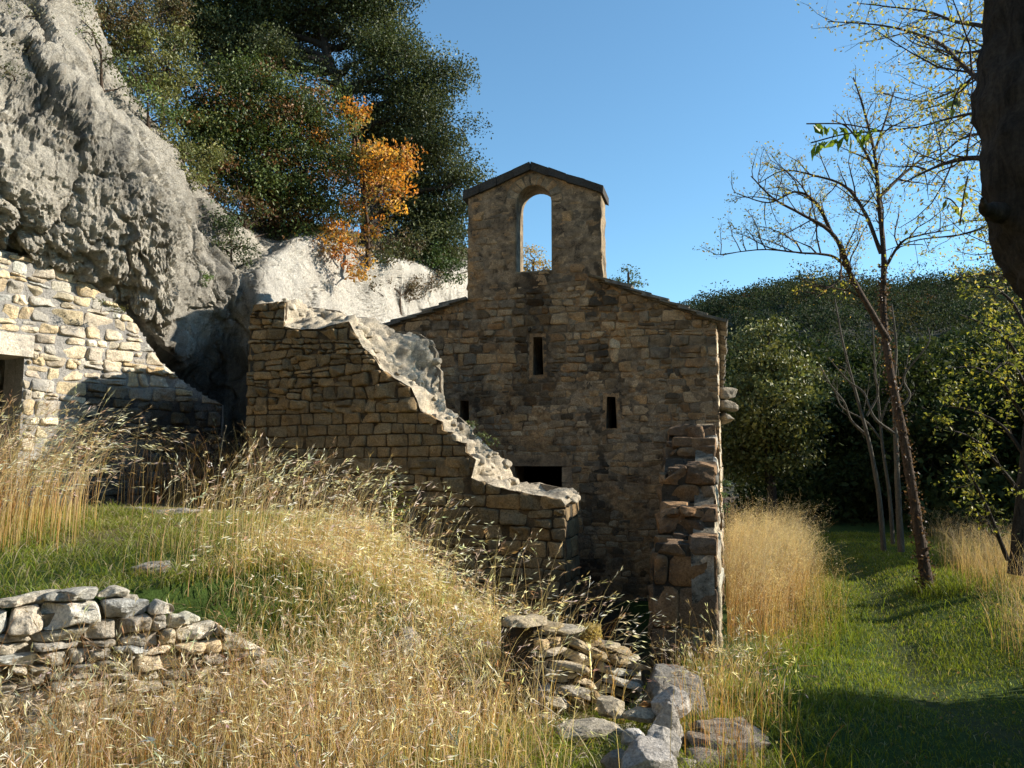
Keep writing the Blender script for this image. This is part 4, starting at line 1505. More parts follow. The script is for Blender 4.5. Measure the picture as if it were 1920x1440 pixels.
# loose blocks
ROCKS = [
    ("squared grey block standing behind the pale boulders, beside the slab steps", 1262, 1305, 5.75, (0.46, 0.42, 0.48), (0.27, 0.25, 0.215), 7.0, 4, 0.2),
    ("whitish angular boulder topmost of the heap, leaning on the squared block", 1262, 1318, 5.3, (0.28, 0.26, 0.24), (0.52, 0.48, 0.42), 4, 12, 0.6),
    ("upright pale boulder with a pointed top below the topmost whitish boulder", 1252, 1362, 5.05, (0.24, 0.22, 0.36), (0.50, 0.46, 0.40), 3.5, 13, 1.2),
    ("tilted pale boulder in front of the upright pointed one", 1238, 1400, 4.75, (0.30, 0.26, 0.34), (0.48, 0.45, 0.40), 3.5, 13, 2.0),
    ("large low grey boulder at the bottom edge, half buried in green grass", 1215, 1432, 4.45, (0.42, 0.34, 0.30), (0.42, 0.39, 0.35), 3.5, 11, 0.9),
    ("small white stone with a flat face lying in the grass left of the boulders", 1190, 1378, 4.85, (0.17, 0.14, 0.13), (0.60, 0.57, 0.52), 4, 10, 0.4),
    ("rounded tan stone wedged at the foot of the rubble wall", 1145, 1318, 5.35, (0.24, 0.2, 0.15), (0.50, 0.43, 0.31), 4, 10, 0.2),
    ("rusty orange chip of stone resting below the end of the rubble wall", 1212, 1315, 5.35, (0.12, 0.10, 0.06), (0.42, 0.22, 0.09), 5, 6, 0.5),
    ("flat buff slab lying under the rusty orange chip", 1205, 1335, 5.3, (0.28, 0.2, 0.10), (0.46, 0.40, 0.29), 5, 8, 0.3),
    ("wide flat pale ledge stone sunk in the grass below the rubble wall", 1110, 1365, 5.1, (0.5, 0.3, 0.14), (0.46, 0.41, 0.32), 4, 10, 0.1),
    ("brown stone half sunk in the grass near the bottom edge", 1165, 1425, 4.5, (0.26, 0.24, 0.14), (0.30, 0.25, 0.19), 3.5, 10, 0.8),
    ("grey boulder among straw stalks in front of the porch wall's right end", 760, 1196, 6.0, (0.30, 0.26, 0.26), (0.36, 0.34, 0.31), 3.5, 10, 0.5),
]
rg = rng_(61)
for lab, px, py, d, size, colr, pw, cuts, rot in ROCKS:
    mb = MB()
    boulder(mb, P(px, py + 6, d), tuple(0.88 * q for q in size), rg, np.array(colr) * 0.94, 18, cuts, rot, pw, rough=0.045)
    tag(mb.build("boulder", M_DRY), lab, "boulder", "loose stones round the rubble wall")
for k in range(26):
    px, py = rg.uniform(1085, 1300), rg.uniform(1322, 1436)
    d = 5.5 - (py - 1322) / 114 * 1.0
    c = P(px, py, d)
    c[2] = float(ground_z(c[0], c[1])) + 0.02
    mb = MB()
    q = rg.uniform(0.06, 0.15)
    boulder(mb, c, (q * 1.3, q, q * 0.8), rg, np.array(C_DRY[k % 5]) * rg.uniform(0.7, 1.0), 7, 9, None, 4, rough=0.06)
    tag(mb.build("small_stone", M_DRY), "small angular pale stone fallen in the grass below the rubble wall", "stone", "small stones fallen from the rubble wall")
for lab, py, dd, w, sh in (("uppermost dark stone slab of the steps beside the reddish stalks", 1362, 5.15, 0.40, 0.0),
                       ("middle stone slab of the steps, paler along its front edge", 1392, 4.98, 0.46, 0.01),
                       ("lowest stone slab of the steps at the bottom edge of the grass", 1424, 4.82, 0.46, 0.02)):
    mb = MB()
    boulder(mb, P(1368 + sh * 100, py + 8, dd), (w, 0.34, 0.11), rg, np.array([0.29, 0.25, 0.20]), 14, 3, 0.12, 9.0, rough=0.04)
    tag(mb.build("stone_step", M_DRY), lab, "step", "stone slab steps")
for lab, px, py, d, s in (("flat grey flagstone on the terrace at the shadow's edge", 330, 972, 8.6, 0.55), ("thin pale flagstone in the terrace grass beside the larger one", 262, 970, 8.8, 0.4),
                          ("pale chipped flagstone among the lawn's edge grass on the terrace", 285, 1082, 5.7, 0.3)):
    mb = MB()
    c = P(px, py, d)
    c[2] = float(ground_z(c[0], c[1])) + 0.005
    boulder(mb, c, (s, s * 0.6, 0.1), rg, np.array([0.34, 0.31, 0.26]), 12, 6, 0.3, 6)
    tag(mb.build("flagstone", M_DRY), lab, "flagstone", "flagstones on the terrace")
# ------------------------------------------------------------------ hill and far woodland
rg = rng_(71)
hx = np.linspace(-70, 330, 120)
hy = np.linspace(45, 330, 90)
HX, HY = np.meshgrid(hx, hy, indexing='ij')


def hill_z(x, y):
    ridge = np.interp(x, [-70, -10, 20, 47, 57, 75, 95, 128, 200, 330], [-4, 6, 27, 38.5, 40.5, 42.5, 44, 46, 49, 52])
    k = smooth((y - 48) / 150.0) ** 0.85
    q = np.stack([x, y], -1)
    return -3.0 + (ridge + 3) * k - 12 * smooth((y - 205) / 125) + 2.6 * sines(q, 12, 0.07, 3)


mb = MB()
mb.add(np.stack([HX, HY, hill_z(HX, HY)], -1).reshape(-1, 3), grid_faces(120, 90), (0.05, 0.05, 0.035))
tag(mb.build("hill", M_GROUND), kind="structure")
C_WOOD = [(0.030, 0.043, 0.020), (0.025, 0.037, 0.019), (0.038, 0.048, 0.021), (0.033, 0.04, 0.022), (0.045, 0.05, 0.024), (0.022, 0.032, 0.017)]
n = 3200
cx = rg.uniform(8, 250, n)
cy = 66 + 148 * rg.random(n) ** 0.8
keep = (cx / cy > 0.12) & (cx / cy < 0.85)
cx, cy = cx[keep], cy[keep]
mb = MB()
for x, y in zip(cx, cy):
    R = rg.uniform(1.4, 3.4) * (1.7 if rg.random() < 0.08 else 1.0)
    tone = np.array(C_WOOD[rg.integers(6)]) * rg.uniform(0.7, 1.35)
    u = rg.random()
    if u < 0.012:
        tone = np.array([0.10, 0.05, 0.02])
    elif u < 0.06:
        tone = np.array([0.065, 0.055, 0.02])
    k = 150
    d = rg.normal(size=(k, 3))
    d /= np.linalg.norm(d, axis=1, keepdims=True)
    p = np.array([x, y, float(hill_z(np.array(x), np.array(y))) + R * 0.75]) + d * R * (0.75 + 0.3 * rg.random((k, 1))) * np.array([1, 1, 0.85])
    leaves(mb, p, 0.5, rg, np.clip(tone * (1 + 0.25 * rg.normal(size=(k, 1))), 0.004, 0.5), 0.7, 0.2)
tag(mb.build("far_woodland", M_LEAFD, shade=False), "dark oak woodland covering the distant hillside", "woodland", kind="stuff")

# ------------------------------------------------------------------ trees of the valley behind the path
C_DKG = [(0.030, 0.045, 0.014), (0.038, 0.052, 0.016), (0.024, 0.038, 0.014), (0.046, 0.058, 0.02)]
C_OLV = [(0.15, 0.155, 0.045), (0.12, 0.135, 0.04), (0.17, 0.165, 0.05), (0.09, 0.105, 0.033)]


def valley_tree(x, y, h, w, cols, label, seed, group="trees of the dark wood", nb=9):
    rg = rng_(seed)
    z = float(ground_z(np.array(x), np.array(y))) - 0.1
    trunk = [(x, y, z), (x + 0.1 * w * rg.normal(), y, z + 0.3 * h), (x + 0.1 * w * rg.normal(), y, z + 0.6 * h), (x + 0.08 * rg.normal(), y, z + 0.9 * h)]
    bl = []
    for i in range(nb):
        a = rg.uniform(0, 6.28)
        f = rg.random()
        rad = w * 0.62 * math.sin(math.pi * min(0.95, 0.25 + 0.7 * f)) * rg.uniform(0.5, 1.0)
        r = w * rg.uniform(0.26, 0.42)
        bl.append(((x + math.cos(a) * rad, y + math.sin(a) * rad, z + h * (0.3 + 0.6 * f)), (r, r, r * 0.8)))
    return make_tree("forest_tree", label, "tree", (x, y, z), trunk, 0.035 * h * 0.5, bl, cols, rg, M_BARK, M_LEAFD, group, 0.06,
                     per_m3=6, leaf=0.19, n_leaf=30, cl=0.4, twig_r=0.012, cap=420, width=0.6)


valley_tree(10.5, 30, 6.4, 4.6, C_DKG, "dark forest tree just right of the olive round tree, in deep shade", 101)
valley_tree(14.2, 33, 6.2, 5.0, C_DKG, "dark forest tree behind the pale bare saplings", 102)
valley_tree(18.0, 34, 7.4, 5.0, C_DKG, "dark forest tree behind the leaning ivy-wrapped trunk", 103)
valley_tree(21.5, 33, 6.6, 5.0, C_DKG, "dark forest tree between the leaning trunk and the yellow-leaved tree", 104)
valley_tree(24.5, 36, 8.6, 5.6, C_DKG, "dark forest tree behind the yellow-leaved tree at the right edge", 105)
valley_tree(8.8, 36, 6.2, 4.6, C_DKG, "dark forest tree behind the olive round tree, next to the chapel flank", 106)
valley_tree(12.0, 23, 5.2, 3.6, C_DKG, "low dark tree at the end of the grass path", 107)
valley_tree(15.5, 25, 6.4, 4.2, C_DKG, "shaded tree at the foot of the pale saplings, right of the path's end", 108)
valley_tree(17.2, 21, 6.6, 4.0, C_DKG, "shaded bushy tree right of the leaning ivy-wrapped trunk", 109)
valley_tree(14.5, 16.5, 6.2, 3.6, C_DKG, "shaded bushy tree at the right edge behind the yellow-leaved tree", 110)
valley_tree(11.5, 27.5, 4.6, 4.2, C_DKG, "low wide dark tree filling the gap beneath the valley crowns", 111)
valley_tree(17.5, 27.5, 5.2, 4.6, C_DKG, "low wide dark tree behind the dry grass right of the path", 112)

rg = rng_(119)
mb = MB()
for k in range(420):
    y = rg.uniform(19, 44)
    x = rg.uniform(0.30 * y, 0.80 * y) if y > 24 else rg.uniform(0.47 * y + 1.2, 0.85 * y)
    R = rg.uniform(0.5, 1.1) * (1 + 0.02 * y)
    n = 90
    d = rg.normal(size=(n, 3))
    d /= np.linalg.norm(d, axis=1, keepdims=True)
    p = np.array([x, y, float(ground_z(np.array(x), np.array(y))) + R * 0.5]) + d * R * (0.6 + 0.45 * rg.random((n, 1)))
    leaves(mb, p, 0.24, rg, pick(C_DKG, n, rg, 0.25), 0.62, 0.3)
tag(mb.build("undergrowth", M_LEAFD, shade=False), "dark leafy undergrowth filling the wood behind the path", "undergrowth", kind="stuff")

rg = rng_(120)
bl = pix_blobs([(1440, 690, 70, 23), (1480, 700, 55, 22.5), (1405, 735, 60, 23), (1440, 630, 42, 23), (1430, 800, 75, 23.5), (1505, 740, 38, 22.5), (1400, 850, 70, 23.5),
                (1470, 850, 62, 23), (1455, 760, 65, 22), (1390, 790, 50, 24), (1500, 800, 45, 23)], 0.9)
b0 = P(1452, 1000, 23)
b0[2] = -0.45
make_tree("round_tree", "olive green round tree, sunlit on top, just right of the chapel's flank", "tree", b0,
          [b0, P(1448, 930, 23), P(1440, 850, 23), P(1442, 760, 23), P(1440, 660, 23)], 0.17, bl, C_OLV, rg, M_BARK, M_LEAF, None, 0.06, per_m3=20, leaf=0.13, n_leaf=32, cl=0.25, width=0.6)

rg = rng_(121)
for lab, cx_, cy_, d, r, cols in (("small leafy bush, pale green, at the end of the grass path", 1570, 1020, 20, 32, [(0.10, 0.14, 0.045), (0.08, 0.11, 0.035)]),
                             ("small dusky bush behind the tall golden grass, left of the pale green bush", 1500, 1012, 20, 30, [(0.06, 0.075, 0.035), (0.08, 0.09, 0.04)])):
    bl = pix_blobs([(cx_, cy_, r, d), (cx_ - 24, cy_ + 10, r * 0.7, d), (cx_ + 26, cy_ + 8, r * 0.7, d)])
    b0 = P(cx_, cy_ + 28, d)
    make_tree("bush", lab, "bush", b0, [b0, b0 + np.array([0.02, 0, 0.15]), b0 + np.array([0, 0, 0.3]), P(cx_, cy_, d)], 0.03, bl, cols, rg, M_BARKB, M_LEAF, None, 0.02, per_m3=70, leaf=0.09, n_leaf=16, cl=0.11)

# ------------------------------------------------------------------ leaning locust trunk wrapped in dead ivy
C_YEL = [(0.30, 0.27, 0.05), (0.24, 0.24, 0.05), (0.36, 0.28, 0.07), (0.18, 0.20, 0.05), (0.30, 0.20, 0.07)]


def limb_px(mb, pts, r0, r1, sides=6, rough=0.05, rg=None, m=6):
    s = spline([P(*q) for q in pts], m)
    tube(mb, s, np.linspace(r0, r1, len(s)), sides, rough=rough, rg=rg)
    return s


rg = rng_(130)
b0 = P(1737, 1108, 11.2)
loc = thing("locust_tree", b0, "tall leaning tree with a brown ivy-wrapped trunk and nearly bare branches", "tree")
mt, mtw, mlf, miv = MB(), MB(), MB(), MB()
main = limb_px(mt, [(1748, 1150, 11.2), (1739, 1095, 11.2), (1728, 1030, 11.2), (1712, 930, 11.2), (1692, 810, 11.2), (1668, 690, 11.2), (1656, 580, 11.2), (1657, 480, 11.2), (1648, 380, 11.3), (1640, 290, 11.3), (1618, 200, 11.4), (1600, 145, 11.4)], 0.088, 0.008, 9, 0.05, rg)
L = []
L.append((limb_px(mt, [(1666, 640, 11.2), (1622, 565, 11.0), (1592, 510, 10.9), (1572, 455, 10.8), (1545, 425, 10.7), (1500, 400, 10.6), (1450, 372, 10.6), (1408, 330, 10.6)], 0.046, 0.008, 7, 0.05, rg), 0.9))
L.append((limb_px(mt, [(1590, 505, 10.9), (1560, 480, 10.9), (1500, 474, 10.8), (1430, 468, 10.8), (1345, 478, 10.8)], 0.024, 0.005, 5, 0.05, rg), 0.8))
L.append((limb_px(mt, [(1652, 475, 11.2), (1622, 400, 11.3), (1585, 350, 11.4), (1530, 330, 11.5), (1470, 320, 11.6), (1420, 345, 11.6)], 0.030, 0.006, 6, 0.05, rg), 0.8))
L.append((limb_px(mt, [(1656, 510, 11.2), (1690, 455, 11.0), (1730, 440, 10.9), (1790, 430, 10.9)], 0.024, 0.005, 5, 0.05, rg), 0.7))
L.append((limb_px(mt, [(1648, 370, 11.3), (1690, 330, 11.4), (1740, 290, 11.5), (1780, 275, 11.6)], 0.03, 0.006, 5, 0.05, rg), 0.7))
L.append((limb_px(mt, [(1644, 330, 11.3), (1620, 280, 11.2), (1590, 240, 11.1), (1560, 225, 11.1)], 0.026, 0.005, 5, 0.05, rg), 0.6))
L.append((limb_px(mt, [(1640, 285, 11.3), (1662, 220, 11.4), (1680, 160, 11.5)], 0.022, 0.005, 5, 0.05, rg), 0.6))
L.append((limb_px(mt, [(1560, 438, 10.8), (1530, 380, 10.8), (1490, 360, 10.9), (1440, 380, 10.9), (1375, 360, 11.0)], 0.028, 0.005, 5, 0.05, rg), 0.7))
L.append((limb_px(mt, [(1575, 470, 10.8), (1575, 520, 10.7), (1540, 545, 10.7), (1490, 560, 10.7)], 0.014, 0.004, 4, 0.05, rg), 0.5))
sites = []
for s, ln in L:
    twigs(mt, sites, s, 0.032, rg, ln * 1.2, 3, 0.125, 0.45, 0.95, 4, 0.2)
twigs(mt, sites, main[-24:], 0.030, rg, 0.9, 3, 0.12, 0.4, 0.95, 4, 0.05)
S = np.array(sites)
S = S[rg.random(len(S)) < 0.30]
q = np.repeat(S, 2, axis=0) + rg.normal(size=(len(S) * 2, 3)) * 0.04
leaves(mlf, q, 0.042, rg, pick(C_YEL, len(q), rg, 0.2), 0.5, 0.2)
iv = main[3:42]
k = 1500
ii = rg.integers(0, len(iv), k)
o = rg.normal(size=(k, 3))
o /= np.linalg.norm(o, axis=1, keepdims=True)
rad = np.interp(ii, [0, 39], [0.105, 0.05])[:, None]
leaves(miv, iv[ii] + o * rad * (0.75 + 0.6 * rg.random((k, 1))) + rg.normal(size=(k, 3)) * 0.03, 0.045, rg, pick([(0.075, 0.042, 0.026), (0.10, 0.056, 0.034), (0.055, 0.034, 0.022)], k, rg), 0.75, 0.1)
mt.build("trunk", M_BARKB, loc)
mlf.build("foliage", M_LEAF2, loc, shade=False)
miv.build("ivy", M_LEAF2, loc, shade=False)

# pale bare saplings
rg = rng_(140)
SAP = [("pale mossy sapling forking low, leftmost of the bare stems by the path's end", [(1657, 1032, 16), (1648, 930, 16), (1634, 850, 16), (1622, 800, 16), (1600, 720, 16), (1580, 640, 16), (1565, 560, 16)], 0.055),
       ("pale straight sapling close behind the ivy-wrapped trunk", [(1690, 1035, 15), (1684, 930, 15), (1680, 830, 15), (1676, 740, 15), (1680, 650, 15), (1672, 570, 15)], 0.062),
       ("slim pale sapling rising between the two thicker bare ones", [(1675, 1030, 17), (1668, 930, 17), (1655, 840, 17), (1648, 760, 17), (1640, 680, 17), (1636, 600, 17)], 0.045)]
for lab, pts, r in SAP:
    t_ = thing("bare_sapling", P(*pts[0]), lab, "tree", "bare saplings at the end of the path")
    m1, m2 = MB(), MB()
    s = limb_px(m1, pts, r, r * 0.25, 7, 0.04, rg)
    a = s[int(len(s) * 0.45)]
    s2 = limb(m1, a, a + np.array([rg.uniform(-1.3, -0.7), 0.3, 1.5]), r * 0.5, r * 0.15, rg, 0.1)
    s3 = limb(m1, a + np.array([0, 0, 0.4]), a + np.array([rg.uniform(0.3, 0.7), -0.2, 2.0]), r * 0.45, r * 0.12, rg, 0.1)
    si = []
    for w in (s[12:], s2, s3):
        twigs(m1, si, w, 0.02, rg, 0.9, 2, 0.35, 0.4, 0.8, 4, 0.2)
    m1.build("trunk", M_BARKP, t_)
    m3 = MB()
    si = np.array(si)
    si = si[rg.random(len(si)) < 0.2]
    leaves(m3, si, 0.05, rg, pick(C_YEL, len(si), rg), 0.6)
    m3.build("foliage", M_LEAF2, t_, shade=False)

# yellow-leaved tree on the right
rg = rng_(150)
C_YG = [(0.19, 0.19, 0.035), (0.15, 0.16, 0.035), (0.24, 0.21, 0.04), (0.10, 0.12, 0.03)]
b0 = P(1905, 1075, 10.5)
yt = thing("yellow_tree", b0, "thin tree with sparse yellow-green leaves in level sprays at the right edge", "tree")
mt, mtw, mlf = MB(), MB(), MB()
s0 = limb_px(mt, [(1905, 1078, 10.5), (1915, 960, 10.5), (1925, 850, 10.5), (1935, 720, 10.5), (1930, 600, 10.5), (1925, 480, 10.5)], 0.10, 0.03, 8, 0.05, rg)
si = []
for pts in ([(1918, 930, 10.5), (1870, 870, 10.3), (1820, 820, 10.2), (1750, 800, 10.1)], [(1925, 860, 10.5), (1880, 800, 10.6), (1820, 770, 10.7), (1760, 760, 10.8)],
            [(1930, 800, 10.5), (1880, 720, 10.3), (1830, 690, 10.1), (1780, 690, 10.0)], [(1935, 720, 10.5), (1890, 640, 10.4), (1850, 610, 10.3), (1800, 590, 10.2)],
            [(1932, 640, 10.5), (1900, 570, 10.7), (1860, 540, 10.9), (1820, 540, 11.0)], [(1928, 560, 10.5), (1900, 500, 10.4), (1870, 470, 10.4)], [(1890, 1050, 10.4), (1850, 950, 10.3), (1820, 890, 10.2), (1800, 850, 10.2)],
            [(1935, 760, 10.5), (1910, 700, 9.9), (1885, 680, 9.5), (1860, 700, 9.2)]):
    s = limb_px(mt, pts, 0.03, 0.006, 5, 0.05, rg)
    twigs(mt, si, s, 0.014, rg, 0.75, 2, 0.15, 0.12, 0.75, 4, 0.1)
S = np.array(si)
q = np.repeat(S, 3, axis=0) + rg.normal(size=(len(S) * 3, 3)) * np.array([0.06, 0.06, 0.025])
leaves(mlf, q, 0.06, rg, pick(C_YG, len(q), rg, 0.2), 0.62, 1.2)
mt.build("trunk", M_BARK, yt)
mlf.build("foliage", M_LEAF2, yt, shade=False)

# big dark near trunk with overhanging branches
rg = rng_(160)
nt = thing("near_tree", P(2300, 1650, 3.15), "massive dark near trunk leaning at the right edge with yellowing branches overhead", "tree")
mt, mtw, mlf = MB(), MB(), MB()
s = spline([P(*q) for q in [(2300, 1690, 3.15), (2270, 1300, 3.15), (2220, 1000, 3.15), (2130, 760, 3.15), (2045, 580, 3.15), (1978, 450, 3.15), (1945, 340, 3.15), (1936, 160, 3.2), (1940, -60, 3.25), (1950, -400, 3.3), (1945, -800, 3.4)]], 14)
sd = 28
ang = np.arange(sd) * 2 * math.pi / sd
rad = np.interp(np.arange(len(s)), [0, 10, 60, 100, 140], [0.30, 0.235, 0.20, 0.19, 0.15])
V = s[:, None] + rad[:, None, None] * np.stack([np.cos(ang), np.sin(ang), 0 * ang], -1)[None]
nz = rock_noise(V * np.array([1, 1, 0.14]), 15, 4, 2.0, True)
nz2 = rock_noise(V, 3.0, 3, 6.0, False)
V = V + (np.stack([np.cos(ang), np.sin(ang), 0 * ang], -1)[None]) * (0.036 * (nz - 1) + 0.02 * nz2)[..., None]
i = np.arange(len(s) - 1)[:, None] * sd
j = np.arange(sd)[None]
mt.add(V.reshape(-1, 3), np.stack([i + j, i + (j + 1) % sd, i + sd + (j + 1) % sd, i + sd + j], -1).reshape(-1, 4))
limb_px(mt, [(1880, 400, 3.12), (1848, 392, 3.05), (1842, 372, 3.0)], 0.045, 0.006, 8, 0.1, rg)
mt.build("trunk", M_BARK, nt)
C_YN = [(0.36, 0.33, 0.09), (0.28, 0.29, 0.07), (0.40, 0.32, 0.12), (0.22, 0.24, 0.06), (0.32, 0.24, 0.10)]
BOUGHS = [([(1900, 200, 3.16), (1838, 152, 3.6), (1800, 118, 4.0), (1762, 82, 4.4), (1700, 58, 4.8), (1640, 46, 5.1), (1552, 40, 5.4)], 0.016, 0.55),
          ([(1900, 70, 3.16), (1840, 48, 3.6), (1790, 40, 4.1), (1740, 22, 4.6), (1680, 14, 5.0), (1600, 5, 5.3)], 0.013, 0.5),
          ([(1900, 310, 3.16), (1832, 296, 3.5), (1780, 304, 3.9), (1735, 322, 4.3), (1690, 345, 4.7)], 0.016, 0.5),
          ([(1900, 225, 3.16), (1836, 212, 3.6), (1780, 222, 4.1), (1720, 238, 4.5), (1650, 245, 4.9)], 0.010, 0.4),
          ([(1900, -60, 3.2), (1840, -70, 3.8), (1760, -60, 4.4), (1680, -40, 5.0), (1600, -20, 5.5)], 0.014, 0.6),
          ([(1930, 380, 3.2), (1895, 395, 4.2), (1860, 420, 5.2), (1800, 440, 5.9), (1720, 450, 6.5), (1660, 470, 6.8)], 0.014, 0.6),
          ([(1940, 430, 3.2), (1910, 470, 4.4), (1870, 510, 5.4), (1800, 520, 6.0)], 0.012, 0.6),
          ([(1910, 120, 3.2), (1845, 130, 4.0), (1790, 170, 4.8), (1720, 190, 5.6), (1640, 170, 6.2)], 0.012, 0.6),
          ([(1910, 260, 3.2), (1850, 250, 4.2), (1800, 262, 5.0), (1750, 300, 5.8), (1690, 310, 6.4)], 0.012, 0.6),
          ([(1910, 20, 3.2), (1850, 90, 4.2), (1790, 100, 5.2), (1720, 110, 6.0)], 0.012, 0.6)]
for bi, (pts, r, ln) in enumerate(BOUGHS):
    mtw, mlf, si = MB(), MB(), []
    q = limb_px(mtw, pts, r, r * 0.22, 5, 0.04, rg)
    twigs(mtw, si, q, r * 0.85, rg, ln * 1.15, 3, 0.105, 0.1, 1.0, 4, 0.2)
    S = np.array(si)
    S = S[rg.random(len(S)) < 0.36]
    q = np.repeat(S, 2, axis=0) + rg.normal(size=(len(S) * 2, 3)) * 0.03
    leaves(mlf, q, 0.027, rg, pick(C_YN, len(q), rg), 0.5, 0.2)
    if bi == 3:
        sprays = ((1652, 245, 1512, 232, 4.75, 8, 0.105, (0.17, 0.24, 0.03)), (1652, 246, 1520, 268, 4.75, 9, 0.105, (0.15, 0.22, 0.025)))
    elif bi == 2:
        sprays = ((1770, 370, 1800, 395, 4.1, 4, 0.07, (0.2, 0.22, 0.04)), (1815, 330, 1800, 420, 3.8, 5, 0.06, (0.22, 0.24, 0.04)))
    elif bi == 0:
        sprays = ((1785, 205, 1800, 165, 3.9, 4, 0.08, (0.035, 0.055, 0.02)),)
    else:
        sprays = ()
    for (x0, y0, x1, y1, dd, nl, sz, cl_) in sprays:   # long compound leaves, leaflets in pairs
        A, B = P(x0, y0, dd), P(x1, y1, dd)
        tube(mtw, spline([A, (A + B) / 2 + np.array([0, 0, 0.02]), B], 5), 0.0045, 4)
        for m_ in range(nl):
            f = 0.15 + 0.85 * m_ / nl
            c = A + (B - A) * f
            for sgn in (-1, 1):
                l = np.array([rg.normal() * 0.25, sgn * 0.5, -0.75 + 0.25 * sgn])
                leaves(mlf, c[None] + rg.normal(size=(1, 3)) * 0.004, sz, rg, np.array([cl_]) * rg.uniform(0.7, 1.3), 0.36, 0.1, axis=l[None])
    br = mtw.build("branch", M_BARKB, nt)
    fo_ = mlf.build("foliage", M_LEAF2, nt, shade=False)
    fo_.parent = br

# bushes beyond the right edge that shade the near path
for (x, y, h, w, sd_, lab) in ((5.3, 3.5, 1.95, 1.5, 171, "dense bush outside the picture, nearest of those whose shade crosses the path"), (5.6, 4.7, 1.9, 1.5, 172, "dense bush outside the picture, second of those shading the path"),
                               (6.1, 5.9, 1.85, 1.5, 173, "dense bush outside the picture, farthest of those shading the path"),
                               (5.2, 2.6, 1.95, 1.4, 174, "dense bush outside the picture, beside the foot of the big near trunk"), (5.8, 5.3, 1.9, 1.3, 175, "dense bush outside the picture, squeezed between two others shading the path")):
    rg = rng_(sd_)
    z = float(ground_z(np.array(x), np.array(y)))
    bl = [((x + rg.normal() * 0.3 * w, y + rg.normal() * 0.3 * w, z + h * f), (w * 0.36,) * 3) for f in (0.2, 0.3, 0.45, 0.5, 0.65, 0.72, 0.8)]
    make_tree("bush", lab, "bush", (x, y, z), [(x, y, z - 0.05), (x + 0.03, y, z + 0.3 * h), (x, y + 0.05, z + 0.6 * h), (x, y, z + 0.85 * h)], 0.04, bl, C_DKG, rg, M_BARKB, M_LEAFD, "shade bushes along the right of the path", 0.02, per_m3=120, leaf=0.09, n_leaf=28, cl=0.12)

# ------------------------------------------------------------------ vegetation on the cliff
C_OAK = [(0.065, 0.082, 0.030), (0.082, 0.10, 0.038), (0.05, 0.068, 0.026), (0.11, 0.125, 0.055)]
rg = rng_(201)
bl = pix_blobs([(380, 50, 86, 19), (460, 30, 98, 19.5), (545, 10, 80, 19.5), (650, 15, 98, 19.5), (725, 5, 63, 19.5), (500, 110, 80, 19), (690, 110, 71, 19.5), (770, 115, 71, 19.5), (830, 140, 55, 19.5),
                (770, 205, 83, 19.5), (835, 235, 60, 19.5), (720, 270, 69, 20), (795, 310, 78, 20), (865, 320, 46, 20), (850, 395, 60, 20.5), (790, 430, 71, 20.5), (845, 470, 46, 21), (640, 180, 52, 19),
                (740, 385, 60, 20), (600, 150, 39, 19), (420, 110, 69, 19), (560, -60, 103, 19.5), (700, -70, 92, 19.5), (420, -50, 103, 19), (450, 75, 90, 19.8), (560, 60, 60, 20), (720, 60, 80, 20), (800, 175, 60, 20), (745, 160, 60, 20), (700, 215, 60, 20.3), (780, 260, 70, 20.3), (840, 285, 45, 20.5), (760, 335, 70, 20.5), (825, 360, 60, 20.5), (700, 330, 60, 20.5), (780, 395, 60, 20.8), (830, 430, 55, 20.8), (720, 430, 50, 20.3), (330, 20, 70, 18.5)], 1.0)
b0 = P(690, 500, 19.5)
make_tree("holm_oak", "huge dark evergreen oak on the cliff top, its crown reaching to the bell gable", "tree", b0,
          [b0, P(695, 400, 19.5), P(680, 290, 19.5), P(650, 190, 19.3), P(615, 110, 19.3), P(600, 20, 19.5)], 0.26, bl, C_OAK, rg, M_BARK, M_LEAF, None, 0.11, per_m3=11, leaf=0.075, n_leaf=170, cl=0.27, up=0.9, twig_r=0.008, cap=1200, width=0.58)

rg = rng_(202)
C_SHR = [(0.07, 0.10, 0.025), (0.085, 0.115, 0.03), (0.055, 0.082, 0.024), (0.11, 0.125, 0.04), (0.17, 0.085, 0.03), (0.09, 0.12, 0.035)]
bl = pix_blobs([(480, 250, 98, 14.8), (400, 200, 86, 14.5), (560, 330, 92, 15), (530, 400, 63, 15), (430, 320, 75, 14.3), (610, 270, 69, 15.3), (600, 400, 57, 15.3), (535, 190, 75, 15), (350, 240, 52, 13.8), (590, 210, 57, 15.3), (490, 345, 69, 14.6),
                (400, 270, 69, 14.2), (560, 455, 30, 15), (470, 160, 69, 15)], 0.8)
b0 = P(520, 455, 15)
make_tree("leafy_shrub", "big glossy green shrub on the cliff ledge with a few rusty leaves", "shrub", b0,
          [b0, P(515, 400, 15), P(505, 340, 15), P(500, 280, 15), P(495, 220, 15)], 0.1, bl, C_SHR, rg, M_BARKB, M_LEAF, None, 0.04, per_m3=34, leaf=0.068, n_leaf=120, cl=0.21, up=0.8, twig_r=0.006, cap=1500, width=0.6)

